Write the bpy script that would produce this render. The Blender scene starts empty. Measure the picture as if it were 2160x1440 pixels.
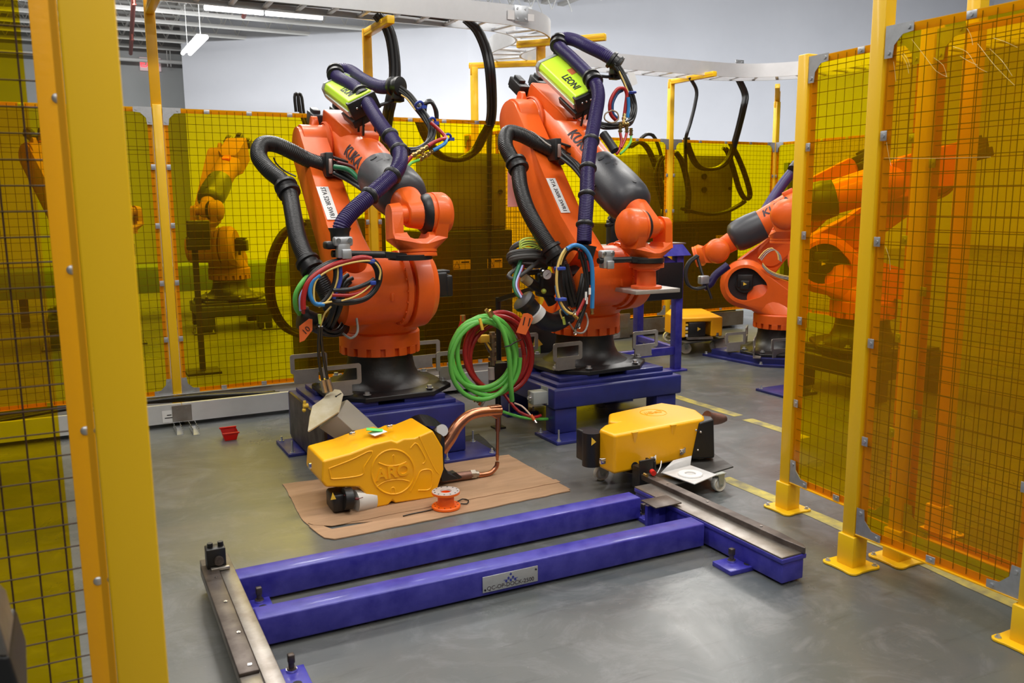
import bpy, bmesh, math, random
from mathutils import Vector, Matrix
random.seed(7)
PI=math.pi
S=bpy.context.scene; COL=S.collection
# ---------------------------------------------------------------- camera
FPX,PITCH,ROLL,YAW,CH=1794.65,.1627,-.0078,.475,1.55
fw=Vector((math.sin(YAW)*math.cos(PITCH),math.cos(YAW)*math.cos(PITCH),-math.sin(PITCH)))
r0=Vector((math.cos(YAW),-math.sin(YAW),0)); u0=r0.cross(fw)
RT=math.cos(ROLL)*r0+math.sin(ROLL)*u0; UP=-math.sin(ROLL)*r0+math.cos(ROLL)*u0
CAM=Vector((0,0,CH))
cd=bpy.data.cameras.new('camera'); cam=bpy.data.objects.new('camera',cd); COL.objects.link(cam)
cd.sensor_width=36; cd.lens=FPX*36/2160; cd.clip_start=.05; cd.clip_end=200; cd.dof.use_dof=True; cd.dof.focus_distance=5.2; cd.dof.aperture_fstop=5.6
m=Matrix((RT,UP,-fw)).transposed().to_4x4(); m.translation=CAM; cam.matrix_world=m
S.camera=cam
# ---------------------------------------------------------------- world, lights, exposure
w=bpy.data.worlds.new('world'); S.world=w; w.use_nodes=True
w.node_tree.nodes['Background'].inputs[0].default_value=(.80,.86,1,1); w.node_tree.nodes['Background'].inputs[1].default_value=.22
S.view_settings.view_transform='Standard'; S.view_settings.look='None'; S.view_settings.exposure=0; S.view_settings.gamma=1; S.view_settings.use_curve_mapping=False
def area(x,y,z,sx,sy,e,col=(1,.97,.92),rot=(0,0,0)):
    l=bpy.data.lights.new('hall_and_fill_light','AREA'); l.shape='RECTANGLE'; l.size=sx; l.size_y=sy; l.energy=e; l.color=col  # name shared by the hall lamps and the added fill lights
    o=bpy.data.objects.new('hall_and_fill_light',l); COL.objects.link(o); o.location=(x,y,z); o.rotation_euler=rot; return o
LE=1.0
for (x,y,e) in [(-.6,3.4,100),(3.4,3.0,110),(1.2,6.9,150),(5.2,6.2,130),(2.4,.6,70),(-1.5,0.2,50),(6.4,1.8,90),(8.2,9.6,150),(2.4,10.6,200),(-2.5,7.5,100),(4.0,14.5,160),(9,12.5,160)]:
    area(x,y,5.2,2.4,.35,e*LE)
for (x,y,e) in [(-.8,-2.6,95),(2.6,-2.6,95)]: area(x,y,5.2,2.4,.35,e*LE)  # added unseen fill behind the camera, brightens surfaces facing it
area(4.6,9.6,5.2,2.4,1.2,120,(.93,.96,1))  # added unseen light for the cool sheen on the floor
# added unseen fill lights, aimed at the white walls to brighten them
for (x,y,rz,e) in [(1.2,16.5,-.70,360),(5.5,12.6,-.70,340),(10.0,11.0,0,330),(16,11.0,0,330),(22,11,0,300)]:
    area(x,y,5.3,2.6,.5,e,(.95,.97,1),(math.radians(38),0,rz))
area(-5,16,5.3,2.4,.4,160,(1,.97,.92),(math.radians(55),0,.2))  # added unseen fill tilted toward the grey block wall
# ---------------------------------------------------------------- helpers: pixel -> place
def ray(px,py): return RT*((px-1080)/FPX)-UP*((py-720)/FPX)+fw
def Gz(px,py,z=0.0):
    d=ray(px,py); return CAM+d*((z-CH)/d.z)
def PY(px,py,Y):
    d=ray(px,py); return CAM+d*(Y/d.y)
def PX(px,py,X):
    d=ray(px,py); return CAM+d*(X/d.x)
def PN(px,py,P,n):
    d=ray(px,py); n=Vector(n); return CAM+d*(((Vector(P)-CAM).dot(n))/d.dot(n))
# ---------------------------------------------------------------- materials
MATS={}
def mat(name,col,rough=.5,metal=0,coat=0,var=0,vscale=6,bump=0,bscale=60,emit=0,spec=.5,col2=None,stretch=None):
    if name in MATS: return MATS[name]
    M=bpy.data.materials.new(name); M.use_nodes=True; nt=M.node_tree; b=nt.nodes['Principled BSDF']
    b.inputs['Base Color'].default_value=(*col,1); b.inputs['Roughness'].default_value=rough; b.inputs['Metallic'].default_value=metal
    b.inputs['Specular IOR Level'].default_value=spec
    if coat: b.inputs['Coat Weight'].default_value=coat; b.inputs['Coat Roughness'].default_value=.12
    if emit: b.inputs['Emission Color'].default_value=(*col,1); b.inputs['Emission Strength'].default_value=emit
    tc=None
    if var or bump:
        tc=nt.nodes.new('ShaderNodeTexCoord'); mp=nt.nodes.new('ShaderNodeMapping'); nt.links.new(tc.outputs['Object'],mp.inputs[0])
        if stretch: mp.inputs['Scale'].default_value=stretch
    if var:
        n=nt.nodes.new('ShaderNodeTexNoise'); n.inputs['Scale'].default_value=vscale; n.inputs['Detail'].default_value=6; n.inputs['Roughness'].default_value=.6
        nt.links.new(mp.outputs[0],n.inputs[0])
        r=nt.nodes.new('ShaderNodeValToRGB'); r.color_ramp.elements[0].position=.35; r.color_ramp.elements[1].position=.68
        c2=col2 or tuple(c*(1-var) for c in col)
        r.color_ramp.elements[0].color=(*c2,1); r.color_ramp.elements[1].color=(*col,1)
        nt.links.new(n.outputs[0],r.inputs[0]); nt.links.new(r.outputs[0],b.inputs['Base Color'])
        mr=nt.nodes.new('ShaderNodeMapRange'); mr.inputs['To Min'].default_value=min(1,rough*1.3); mr.inputs['To Max'].default_value=rough*.85
        nt.links.new(n.outputs[0],mr.inputs[0]); nt.links.new(mr.outputs[0],b.inputs['Roughness'])
    if bump:
        n=nt.nodes.new('ShaderNodeTexNoise'); n.inputs['Scale'].default_value=bscale; n.inputs['Detail'].default_value=4
        nt.links.new(mp.outputs[0],n.inputs[0]); bp=nt.nodes.new('ShaderNodeBump'); bp.inputs['Strength'].default_value=bump; bp.inputs['Distance'].default_value=.01
        nt.links.new(n.outputs[0],bp.inputs['Height']); nt.links.new(bp.outputs[0],b.inputs['Normal'])
    MATS[name]=M; return M
ORANGE=mat('orange_paint',(.87,.128,.008),.40,coat=.12,var=.10,vscale=5,bump=.06,bscale=90)
ORANGE2=mat('orange_paint_dull',(.80,.125,.02),.5,bump=.1,bscale=140)
YEL=mat('yellow_powder_coat',(.93,.56,.006),.42,coat=.15)
YELD=mat('yellow_frame_paint',(.82,.42,.004),.42)
YELS=mat('yellow_plastic_shell',(.95,.45,.004),.36,coat=.1,bump=.05,bscale=60)
BLUE=mat('blue_paint',(.024,.020,.29),.40,coat=.2,var=.22,vscale=14,bump=.05,bscale=80,col2=(.06,.055,.40))
BLUE2=mat('dark_blue_paint',(.022,.027,.19),.42,coat=.2,var=.3,vscale=7)
BLK=mat('black_plastic',(.010,.010,.011),.42,bump=.08,bscale=120)
BLKC=mat('black_cast_iron',(.016,.016,.017),.40,var=.4,vscale=8,bump=.12,bscale=50)
CBL=mat('black_cable_rubber',(.012,.012,.013),.38)
GREYC=mat('dark_grey_cover_plastic',(.040,.042,.050),.40,bump=.06,bscale=90)
PURP=mat('purple_corrugated_hose',(.030,.018,.105),.40)
ZINC=mat('zinc_plate',(.58,.60,.63),.38,metal=.75,var=.15,vscale=30)
STEEL=mat('brushed_steel',(.38,.355,.33),.36,metal=.85,var=.35,vscale=7,bump=.05,bscale=200,col2=(.22,.19,.165))
STEELD=mat('dark_oiled_steel',(.15,.125,.11),.42,metal=.7,var=.45,vscale=10,col2=(.07,.055,.05))
LUG=mat('grey_primer_lug',(.36,.335,.31),.5,metal=.35,var=.2,vscale=12)
ALU=mat('galvanised_tray',(.74,.75,.77),.34,metal=.45,var=.12,vscale=4)
CHR=mat('chrome',(.75,.75,.76),.2,metal=1)
COPPER=mat('copper',(.62,.27,.15),.27,metal=1,var=.25,vscale=10)
COPPERD=mat('dull_copper',(.30,.16,.12),.45,metal=.8,var=.3,vscale=10)
BRASS=mat('brass',(.62,.45,.17),.3,metal=1)
NEON=mat('neon_green_plastic',(.58,.90,.03),.42)
WHITE=mat('white_sticker',(.78,.78,.78),.5)
INK=mat('dark_ink',(.012,.012,.015),.6)
KBLUE=mat('logo_ink',(.035,.02,.03),.6)
REDC=mat('red_hose',(.38,.018,.018),.35); REDB=mat('red_bin_plastic',(.62,.02,.012),.35); MAROON=mat('maroon_rubber',(.13,.012,.016),.4)
GRNH=mat('green_hose',(.13,.52,.08),.4,bump=.05); GRND=mat('dark_green_hose',(.02,.17,.07),.35)
BLUH=mat('sky_blue_hose',(.03,.21,.52),.35); BLUT=mat('blue_cable_tie',(.025,.06,.36),.4)
YELH=mat('cream_yellow_cable',(.72,.52,.15),.45); YELG=mat('yellow_green_cable',(.50,.66,.10),.45)
GREYH=mat('grey_cable_jacket',(.060,.058,.056),.55)
CARD=mat('cardboard',(.42,.255,.145),.85,var=.16,vscale=5,bump=.12,bscale=40,stretch=(1,6,1))
PLATEP=mat('plastic_bag_film',(.62,.62,.62),.25,bump=.4,bscale=18)
NYL=mat('nylon_wheel',(.74,.73,.66),.4)
CREAM=mat('cream_dirty_plastic',(.62,.58,.47),.5,var=.35,vscale=6,col2=(.45,.38,.22))
GALV=mat('dull_galvanised_sheet',(.34,.32,.30),.34,metal=.8,var=.3,vscale=4,col2=(.24,.17,.13))
TAGO=mat('orange_card_tag',(.78,.15,.03),.6); PINK=mat('pink_paper',(.86,.42,.38),.7)
GREENP=mat('green_tape',(.16,.75,.18),.5)
CAB=mat('dark_cabinet_paint',(.018,.017,.015),.5); CABG=mat('grey_cabinet_paint',(.20,.19,.18),.5)
LBLY=mat('yellow_warning_label',(.85,.55,.05),.6)
GREYBOX=mat('grey_switch_box',(.36,.39,.38),.45)
JOIST=mat('white_painted_steel',(.66,.65,.62),.6)
DECK=mat('ceiling_deck_paint',(.66,.63,.58),.8,var=.2,vscale=2)
REDP=mat('red_sprinkler_pipe',(.22,.035,.02),.5)
WIRE=mat('dark_brown_wire',(.045,.02,.012),.45)
REDLED=mat('exit_letters_red',(1,.08,.10),.5,emit=1.6)
EXITB=mat('exit_sign_face',(.75,.55,.55),.5,emit=.25)
TUBE=mat('lit_tube',(1,1,1),.5,emit=14)
def wallmat(name,c1,c2,block=False):
    M=mat(name,c1,.85,var=.05,vscale=.5,bump=.05,bscale=30,col2=c2)
    return M
WALLW=wallmat('white_wall_paint',(.70,.71,.75),(.66,.67,.71)); WALLG=wallmat('grey_block_paint',(.40,.41,.40),(.36,.37,.36))
def film_material(name='amber_welding_film',haze=.055):
    M=bpy.data.materials.new(name); M.use_nodes=True; nt=M.node_tree; nt.nodes.clear()
    o=nt.nodes.new('ShaderNodeOutputMaterial'); tr=nt.nodes.new('ShaderNodeBsdfTransparent'); tr.inputs[0].default_value=(.93,.71,.0,1)
    df=nt.nodes.new('ShaderNodeBsdfDiffuse'); df.inputs[0].default_value=(.78,.36,.0,1)
    gl=nt.nodes.new('ShaderNodeBsdfGlossy'); gl.inputs['Roughness'].default_value=.2; gl.inputs[0].default_value=(.95,.9,.75,1)
    tc=nt.nodes.new('ShaderNodeTexCoord'); n=nt.nodes.new('ShaderNodeTexNoise'); n.inputs['Scale'].default_value=2.2; n.inputs['Detail'].default_value=3; n.inputs['Distortion'].default_value=1.5
    nt.links.new(tc.outputs['Object'],n.inputs[0]); bp=nt.nodes.new('ShaderNodeBump'); bp.inputs['Strength'].default_value=.12; bp.inputs['Distance'].default_value=.03
    nt.links.new(n.outputs[0],bp.inputs['Height']); nt.links.new(bp.outputs[0],gl.inputs['Normal'])
    m1=nt.nodes.new('ShaderNodeMixShader'); m1.inputs[0].default_value=haze; nt.links.new(tr.outputs[0],m1.inputs[1]); nt.links.new(df.outputs[0],m1.inputs[2])
    lw=nt.nodes.new('ShaderNodeLayerWeight'); lw.inputs[0].default_value=.5; pw=nt.nodes.new('ShaderNodeMath'); pw.operation='POWER'; pw.inputs[1].default_value=4; nt.links.new(lw.outputs['Facing'],pw.inputs[0])
    fr=nt.nodes.new('ShaderNodeMath'); fr.operation='MULTIPLY_ADD'; fr.inputs[1].default_value=.5; fr.inputs[2].default_value=.025; nt.links.new(pw.outputs[0],fr.inputs[0])
    m2=nt.nodes.new('ShaderNodeMixShader'); nt.links.new(fr.outputs[0],m2.inputs[0]); nt.links.new(m1.outputs[0],m2.inputs[1]); nt.links.new(gl.outputs[0],m2.inputs[2])
    nt.links.new(m2.outputs[0],o.inputs[0]); return M
FILM=film_material(); FILM_LIT=film_material('lit_amber_film',.17)  # second film is more diffuse: stronger light on right screens painted into it
def floor_material():
    M=bpy.data.materials.new('sealed_concrete'); M.use_nodes=True; nt=M.node_tree; b=nt.nodes['Principled BSDF']
    tc=nt.nodes.new('ShaderNodeTexCoord'); mp=nt.nodes.new('ShaderNodeMapping'); nt.links.new(tc.outputs['Object'],mp.inputs[0])
    def noise(s,d=6,dist=0,rough=.6,vec=None):
        n=nt.nodes.new('ShaderNodeTexNoise'); n.inputs['Scale'].default_value=s; n.inputs['Detail'].default_value=d; n.inputs['Distortion'].default_value=dist; n.inputs['Roughness'].default_value=rough
        nt.links.new(mp.outputs[0] if vec is None else vec,n.inputs[0]); return n
    def ramp(src,p0,c0,p1,c1):
        r=nt.nodes.new('ShaderNodeValToRGB'); r.color_ramp.elements[0].position=p0; r.color_ramp.elements[1].position=p1
        r.color_ramp.elements[0].color=(*c0,1); r.color_ramp.elements[1].color=(*c1,1); nt.links.new(src,r.inputs[0]); return r
    a=ramp(noise(.55,5,1.0).outputs[0],.35,(.085,.100,.106),.66,(.150,.145,.135))
    st=ramp(noise(2.2,10,2.5,.75).outputs[0],.50,(0,0,0),.70,(1,1,1))
    mx=nt.nodes.new('ShaderNodeMix'); mx.data_type='RGBA'; nt.links.new(a.outputs[0],mx.inputs[6]); mx.inputs[7].default_value=(.21,.215,.225,1)
    ml=nt.nodes.new('ShaderNodeMath'); ml.operation='MULTIPLY'; ml.inputs[1].default_value=.6; nt.links.new(st.outputs[0],ml.inputs[0]); nt.links.new(ml.outputs[0],mx.inputs[0])
    # fine scuffs and dust specks
    sp=ramp(noise(60,2).outputs[0],.70,(0,0,0),.78,(1,1,1)); mx2=nt.nodes.new('ShaderNodeMix'); mx2.data_type='RGBA'; nt.links.new(mx.outputs[2],mx2.inputs[6]); mx2.inputs[7].default_value=(.32,.31,.29,1)
    ml2=nt.nodes.new('ShaderNodeMath'); ml2.operation='MULTIPLY'; ml2.inputs[1].default_value=.35; nt.links.new(sp.outputs[0],ml2.inputs[0]); nt.links.new(ml2.outputs[0],mx2.inputs[0])
    mp2=nt.nodes.new('ShaderNodeMapping'); mp2.inputs['Rotation'].default_value=(0,0,.5); mp2.inputs['Scale'].default_value=(1,9,1); nt.links.new(tc.outputs['Object'],mp2.inputs[0])
    sc=ramp(noise(2.5,8,.6,.75,mp2.outputs[0]).outputs[0],.57,(0,0,0),.66,(1,1,1)); mx3=nt.nodes.new('ShaderNodeMix'); mx3.data_type='RGBA'; nt.links.new(mx2.outputs[2],mx3.inputs[6]); mx3.inputs[7].default_value=(.05,.052,.052,1)
    ml3=nt.nodes.new('ShaderNodeMath'); ml3.operation='MULTIPLY'; ml3.inputs[1].default_value=.45; nt.links.new(sc.outputs[0],ml3.inputs[0]); nt.links.new(ml3.outputs[0],mx3.inputs[0])
    nt.links.new(mx3.outputs[2],b.inputs['Base Color'])
    rr=ramp(noise(1.3,6,1).outputs[0],.3,(.24,.24,.24),.7,(.42,.42,.42)); nt.links.new(rr.outputs[0],b.inputs['Roughness'])
    bp=nt.nodes.new('ShaderNodeBump'); bp.inputs['Strength'].default_value=.06; bp.inputs['Distance'].default_value=.01; nt.links.new(noise(25,5).outputs[0],bp.inputs['Height']); nt.links.new(bp.outputs[0],b.inputs['Normal'])
    b.inputs['Specular IOR Level'].default_value=.55
    return M
def line_material():
    M=mat('worn_yellow_floor_paint',(.62,.50,.06),.55,var=.9,vscale=7,col2=(.20,.18,.11)); return M
# ---------------------------------------------------------------- mesh builder
class MB:
    def __init__(s): s.bm=bmesh.new()
    def add(s,b2):
        me=bpy.data.meshes.new('t'); b2.to_mesh(me); b2.free(); s.bm.from_mesh(me); bpy.data.meshes.remove(me); return s
    def box(s,c,d,M=None,bev=0):
        b=bmesh.new(); bmesh.ops.create_cube(b,size=1,matrix=Matrix.Diagonal((*d,1)))
        if bev: bmesh.ops.bevel(b,geom=b.edges[:],offset=bev,segments=2,affect='EDGES',profile=.5)
        T=Matrix.Translation(c)
        bmesh.ops.transform(b,matrix=(T@M if M else T),verts=b.verts); return s.add(b)
    def bar(s,p,q,w,h,up=(0,0,1),bev=0):
        p=Vector(p);q=Vector(q);d=q-p;L=d.length;x=d.normalized();up=Vector(up)
        y=up.cross(x)
        if y.length<1e-4: y=Vector((0,1,0)).cross(x)
        y.normalize(); z=x.cross(y); M=Matrix((x,y,z)).transposed().to_4x4()
        return s.box((p+q)/2,(L,w,h),M,bev)
    def cyl(s,p,q,r,r2=None,seg=24,caps=True):
        p=Vector(p);q=Vector(q); d=q-p; b=bmesh.new()
        bmesh.ops.create_cone(b,cap_ends=caps,segments=seg,radius1=r,radius2=r if r2 is None else r2,depth=d.length)
        R=d.to_track_quat('Z','Y').to_matrix().to_4x4(); bmesh.ops.transform(b,matrix=Matrix.Translation((p+q)/2)@R,verts=b.verts); return s.add(b)
    def hull(s,pts):
        b=bmesh.new(); vs=[b.verts.new(p) for p in pts]; r=bmesh.ops.convex_hull(b,input=vs)
        dv=[v for v in b.verts if not v.link_faces]; bmesh.ops.delete(b,geom=dv,context='VERTS')
        bmesh.ops.dissolve_limit(b,angle_limit=.02,verts=b.verts,edges=b.edges)
        bmesh.ops.recalc_face_normals(b,faces=b.faces); return s.add(b)
    def prism(s,poly,axis,off,depth=None):
        # poly: list of Vectors (planar), extruded by vector axis
        b=bmesh.new(); ax=Vector(axis); A=[b.verts.new(Vector(p)+Vector(off)) for p in poly]; B=[b.verts.new(Vector(p)+Vector(off)+ax) for p in poly]
        b.faces.new(A); b.faces.new(B[::-1])
        for i in range(len(A)): j=(i+1)%len(A); b.faces.new((A[j],A[i],B[i],B[j]))
        bmesh.ops.recalc_face_normals(b,faces=b.faces); return s.add(b)
    def sphere(s,c,r,sc=(1,1,1),seg=20):
        b=bmesh.new(); bmesh.ops.create_uvsphere(b,u_segments=seg,v_segments=seg//2,radius=r,matrix=Matrix.Translation(c)@Matrix.Diagonal((*sc,1))); return s.add(b)
    def lathe(s,prof,o=(0,0,0),axis=(0,0,1),seg=40,cap=True):
        # prof: (r,h) along axis
        b=bmesh.new(); R=Vector(axis).to_track_quat('Z','Y').to_matrix(); o=Vector(o); rings=[]
        for r,h in prof:
            rings.append([b.verts.new(o+R@Vector((r*math.cos(2*PI*i/seg),r*math.sin(2*PI*i/seg),h))) for i in range(seg)])
        for a,c in zip(rings,rings[1:]):
            for i in range(seg): j=(i+1)%seg; b.faces.new((a[i],a[j],c[j],c[i]))
        if cap:
            if prof[0][0]>1e-4: b.faces.new(rings[0][::-1])
            if prof[-1][0]>1e-4: b.faces.new(rings[-1])
        bmesh.ops.remove_doubles(b,verts=b.verts,dist=1e-5)
        bmesh.ops.recalc_face_normals(b,faces=b.faces)
        return s.add(b)
    def tube(s,pts,r,seg=10,res=.03,rib=0,pitch=.008,closed=False,caps=True,smooth=True):
        P=catmull(pts,res if not rib else pitch/4,closed) if smooth else [Vector(p) for p in pts]
        if rib: P=resample(P,pitch/4)
        if smooth: seg=max(seg,9)
        b=bmesh.new(); n=len(P); rings=[]; prev=None
        for i,p in enumerate(P):
            if closed: t=P[(i+1)%n]-P[i-1]
            else: t=P[min(i+1,n-1)]-P[max(i-1,0)]
            if t.length<1e-9: t=Vector((0,0,1))
            t.normalize()
            if prev is None: a=t.orthogonal().normalized()
            else:
                a=prev-t*prev.dot(t)
                a=a.normalized() if a.length>1e-6 else t.orthogonal().normalized()
            prev=a; c=t.cross(a); rr=r*(1-(0,0,rib,rib)[i%4]) if rib else r
            rings.append([b.verts.new(p+(a*math.cos(2*PI*k/seg)+c*math.sin(2*PI*k/seg))*rr) for k in range(seg)])
        m=n if closed else n-1
        for i in range(m):
            A=rings[i];B=rings[(i+1)%n]
            for k in range(seg): l=(k+1)%seg; b.faces.new((A[k],A[l],B[l],B[k]))
        if caps and not closed: b.faces.new(rings[0][::-1]); b.faces.new(rings[-1])
        return s.add(b)
    def ring(s,c,ax,R,r,seg=28,seg2=8):
        c=Vector(c); ax=Vector(ax).normalized(); a=ax.orthogonal().normalized(); d=ax.cross(a)
        return s.tube([c+(a*math.cos(2*PI*i/seg)+d*math.sin(2*PI*i/seg))*R for i in range(seg)],r,seg2,closed=True,smooth=False)
    def xform(s,M): bmesh.ops.transform(s.bm,matrix=M,verts=s.bm.verts); return s
def resample(P,d):
    out=[P[0]]; acc=0
    for a,b in zip(P,P[1:]):
        L=(b-a).length
        if L<1e-9: continue
        t=d-acc
        while t<=L: out.append(a.lerp(b,t/L)); t+=d
        acc=L-(t-d)
    return out
def catmull(pts,res,closed=False):
    P=[Vector(p) for p in pts]; n=len(P)
    if n==2: 
        k=max(1,int((P[1]-P[0]).length/res)); return [P[0].lerp(P[1],i/k) for i in range(k+1)]
    out=[]
    for i in range(n if closed else n-1):
        p1=P[i];p2=P[(i+1)%n]
        p0=P[i-1] if (i>0 or closed) else p1*2-p2
        p3=P[(i+2)%n] if (i+2<n or closed) else p2*2-p1
        k=max(2,int((p2-p1).length/res))
        for j in range(k):
            t=j/k; out.append(.5*((2*p1)+(p2-p0)*t+(2*p0-5*p1+4*p2-p3)*t*t+(3*p1-p0-3*p2+p3)*t**3))
    if not closed: out.append(P[-1])
    return out
WM={}
def root(name,loc,label,cat,group=None,rz=0,kind=None):
    o=bpy.data.objects.new(name,None); COL.objects.link(o); o.empty_display_size=.1
    M=Matrix.Translation(loc)@Matrix.Rotation(rz,4,'Z'); o.matrix_world=M; WM[o.name]=M
    tag(o,label,cat,group,kind); return o
def tag(o,label=None,cat=None,group=None,kind=None):
    if label: o['label']=label
    if cat: o['category']=cat
    if group: o['group']=group
    if kind: o['kind']=kind
    return o
def obj(name,mb,m,parent=None,local=False,bev=0,smooth=48,label=None,kind=None,at=None):
    me=bpy.data.meshes.new(name); bm=mb.bm if isinstance(mb,MB) else mb
    if parent is not None and not local: bmesh.ops.transform(bm,matrix=WM[parent.name].inverted(),verts=bm.verts)
    loc=None
    if parent is None and at is not None: bmesh.ops.translate(bm,vec=-Vector(at),verts=bm.verts)
    bmesh.ops.recalc_face_normals(bm,faces=bm.faces) if False else None
    bm.to_mesh(me); bm.free(); me.materials.append(m)
    o=bpy.data.objects.new(name,me); COL.objects.link(o)
    if parent is not None: o.parent=parent; WM[o.name]=WM[parent.name]
    elif at is not None: o.location=at; WM[o.name]=Matrix.Translation(at)
    else: WM[o.name]=Matrix.Identity(4)
    if smooth:
        me.shade_smooth()
        try: me.set_sharp_from_angle(angle=math.radians(smooth))
        except Exception: pass
    if bev:
        b=o.modifiers.new('bevel','BEVEL'); b.width=bev; b.segments=2; b.limit_method='ANGLE'; b.angle_limit=math.radians(32); b.harden_normals=True
    if label: o['label']=label
    if kind: o['kind']=kind
    return o
def text_mb(txt,size,M,depth=.0008,bold=0,shear=0):
    c=bpy.data.curves.new('t','FONT'); c.body=txt; c.size=size; c.extrude=depth; c.align_x='CENTER'; c.align_y='CENTER'; c.offset=bold; c.shear=shear; c.resolution_u=3
    o=bpy.data.objects.new('t',c); COL.objects.link(o); bpy.context.view_layer.update()
    me=bpy.data.meshes.new_from_object(o.evaluated_get(bpy.context.evaluated_depsgraph_get()))
    mb=MB(); mb.bm.from_mesh(me); bpy.data.objects.remove(o); bpy.data.curves.remove(c); bpy.data.meshes.remove(me)
    mb.xform(M); return mb
def frameM(o,x,y):
    x=Vector(x).normalized(); z=x.cross(Vector(y)).normalized(); y=z.cross(x); M=Matrix((x,y,z)).transposed().to_4x4(); M.translation=Vector(o); return M
def disc(c,ax,r,n=24):
    c=Vector(c); ax=Vector(ax).normalized(); a=ax.orthogonal().normalized(); d=ax.cross(a)
    return [c+(a*math.cos(2*PI*i/n)+d*math.sin(2*PI*i/n))*r for i in range(n)]
def bolt(mb,p,ax=(0,0,1),r=.012,h=.012,washer=True):
    p=Vector(p);ax=Vector(ax).normalized()
    if washer: mb.cyl(p,p+ax*.003,r*1.6,seg=14)
    mb.cyl(p,p+ax*(h+.003),r,seg=6)
# ================================================================ SETTING
def structure(name,mb,m,**k): o=obj(name,mb,m,**k); o['kind']='structure'; return o
mb=MB(); mb.box((5,10,-.05),(44,40,.1)); structure('floor',mb,floor_material(),smooth=0)
WA,WB=Vector((2.84,23.47,0)),Vector((8.40,18.43,0)); wd=(WB-WA).normalized(); wn=Vector((wd.y,-wd.x,0))
# white walls (one running away at an angle, one square on) and the grey block wall beyond
def wall_seg(name,p,q,z1,m,t=.2):
    d=(q-p).normalized(); n=Vector((d.y,-d.x,0)); mb=MB(); mb.prism([p,q,q-n*t,p-n*t],(0,0,z1),(0,0,0)); return structure(name,mb,m,smooth=0)
wall_seg('wall_back',WA,WB,9.2,WALLW)
wall_seg('wall_right',WB,Vector((27,18.43,0)),9.2,WALLW)
wall_seg('wall_far_right',Vector((27,18.43,0)),Vector((27,-9,0)),9.2,WALLW)
o=wall_seg('wall_left',Vector((-14,25.2,0)),Vector((4.5,25.2,0)),6.2,WALLG)
for z in (2.9,3.9): # block wall course shadow ledges
    mb=MB(); mb.box((-5,25.17,z+.12),(18,.05,.05)); obj('wall_ledge',mb,WALLG,parent=o,smooth=0)
wall_seg('wall_side',Vector((-14,-9,0)),Vector((-14,25.2,0)),9.2,WALLG)
wall_seg('wall_rear',Vector((27,-9,0)),Vector((-14,-9,0)),9.2,WALLG)
mb=MB(); mb.box((-2.8,18.6,6.26),(22.4,15.2,.1)); mb.box((6.5,8.5,9.3),(41,36,.1)); mb.box((8.45,18.6,7.75),(.1,15.2,3.0)); mb.box((-2.8,11.0,7.75),(22.4,.1,3.0)); ceil=structure('ceiling',mb,DECK,smooth=0)
for i in range(11): # open web joists running across
    y=14.2+i*1.15
    j=MB(); j.box((-2,y,5.56),(22,.06,.05)); j.box((-2,y,5.52),(22,.012,.04)); j.box((-2,y,6.12),(22,.07,.05))
    for k in range(44):
        x=-12+k*.5; j.cyl((x,y,5.58),(x+.25,y,6.1),.012,seg=6); j.cyl((x+.25,y,6.1),(x+.5,y,5.58),.012,seg=6)
    obj('joist',j,JOIST,parent=ceil,smooth=0)
for i in range(34):
    mb=MB(); mb.box((-4+i*.45,19,6.18),(.16,14,.06)); obj('deck_rib',mb,DECK,parent=ceil,smooth=0)
for p,q in (((1.0,10,5.42),(1.72,24.2,5.3)),((2.95,12,5.48),(3.6,19.2,5.42)),((5.2,13,5.5),(6.6,17.4,5.4))):
    mb=MB(); mb.cyl(p,q,.045,seg=12)
    for t in (.3,.55,.8):
        c=Vector(p).lerp(Vector(q),t); mb.cyl(c,c+Vector((0,0,-.16)),.018,seg=8); mb.cyl(c+Vector((0,0,-.16)),c+Vector((0,0,-.18)),.04,seg=12)
    o=obj('sprinkler_pipe',mb,REDP)
    tag(o,'dark red sprinkler pipe under the roof joists, '+('farthest left, above the exit sign' if p[0]<2 else 'middle one, behind the long lamp' if p[0]<4 else 'rightmost, over the white wall'),'pipe')
# conduit on grey wall with hanger
mb=MB(); zc=PN(300,127,(0,24.6,0),(0,1,0)).z; a=PN(235,124,(0,24.6,0),(0,1,0)); b_=PN(400,134,(0,24.6,0),(0,1,0))
mb.cyl((a.x-3,24.6,zc),(b_.x,24.6,zc),.05,seg=12)
for px in (353,360):
    c=PN(px,130,(0,24.6,0),(0,1,0)); mb.cyl((c.x,24.6,zc-.12),(c.x,24.6,5.5),.012,seg=6)
tag(obj('ceiling_conduit',mb,JOIST),'grey conduit hung below the joists on the grey block wall','conduit')
# exit sign
e=PN(317,136,(0,25.12,0),(0,1,0)); r_=root('exit_sign',e,'red lit exit sign on the grey block wall behind the yellow upright','sign')
mb=MB(); mb.box(e,(.52,.08,.34),bev=.01); obj('housing',mb,EXITB,r_)
obj('lettering',text_mb('EXIT',.25,frameM(e+Vector((0,-.045,0)),(1,0,0),(0,0,1)),.004,bold=.008),REDLED,r_,smooth=0)
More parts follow.
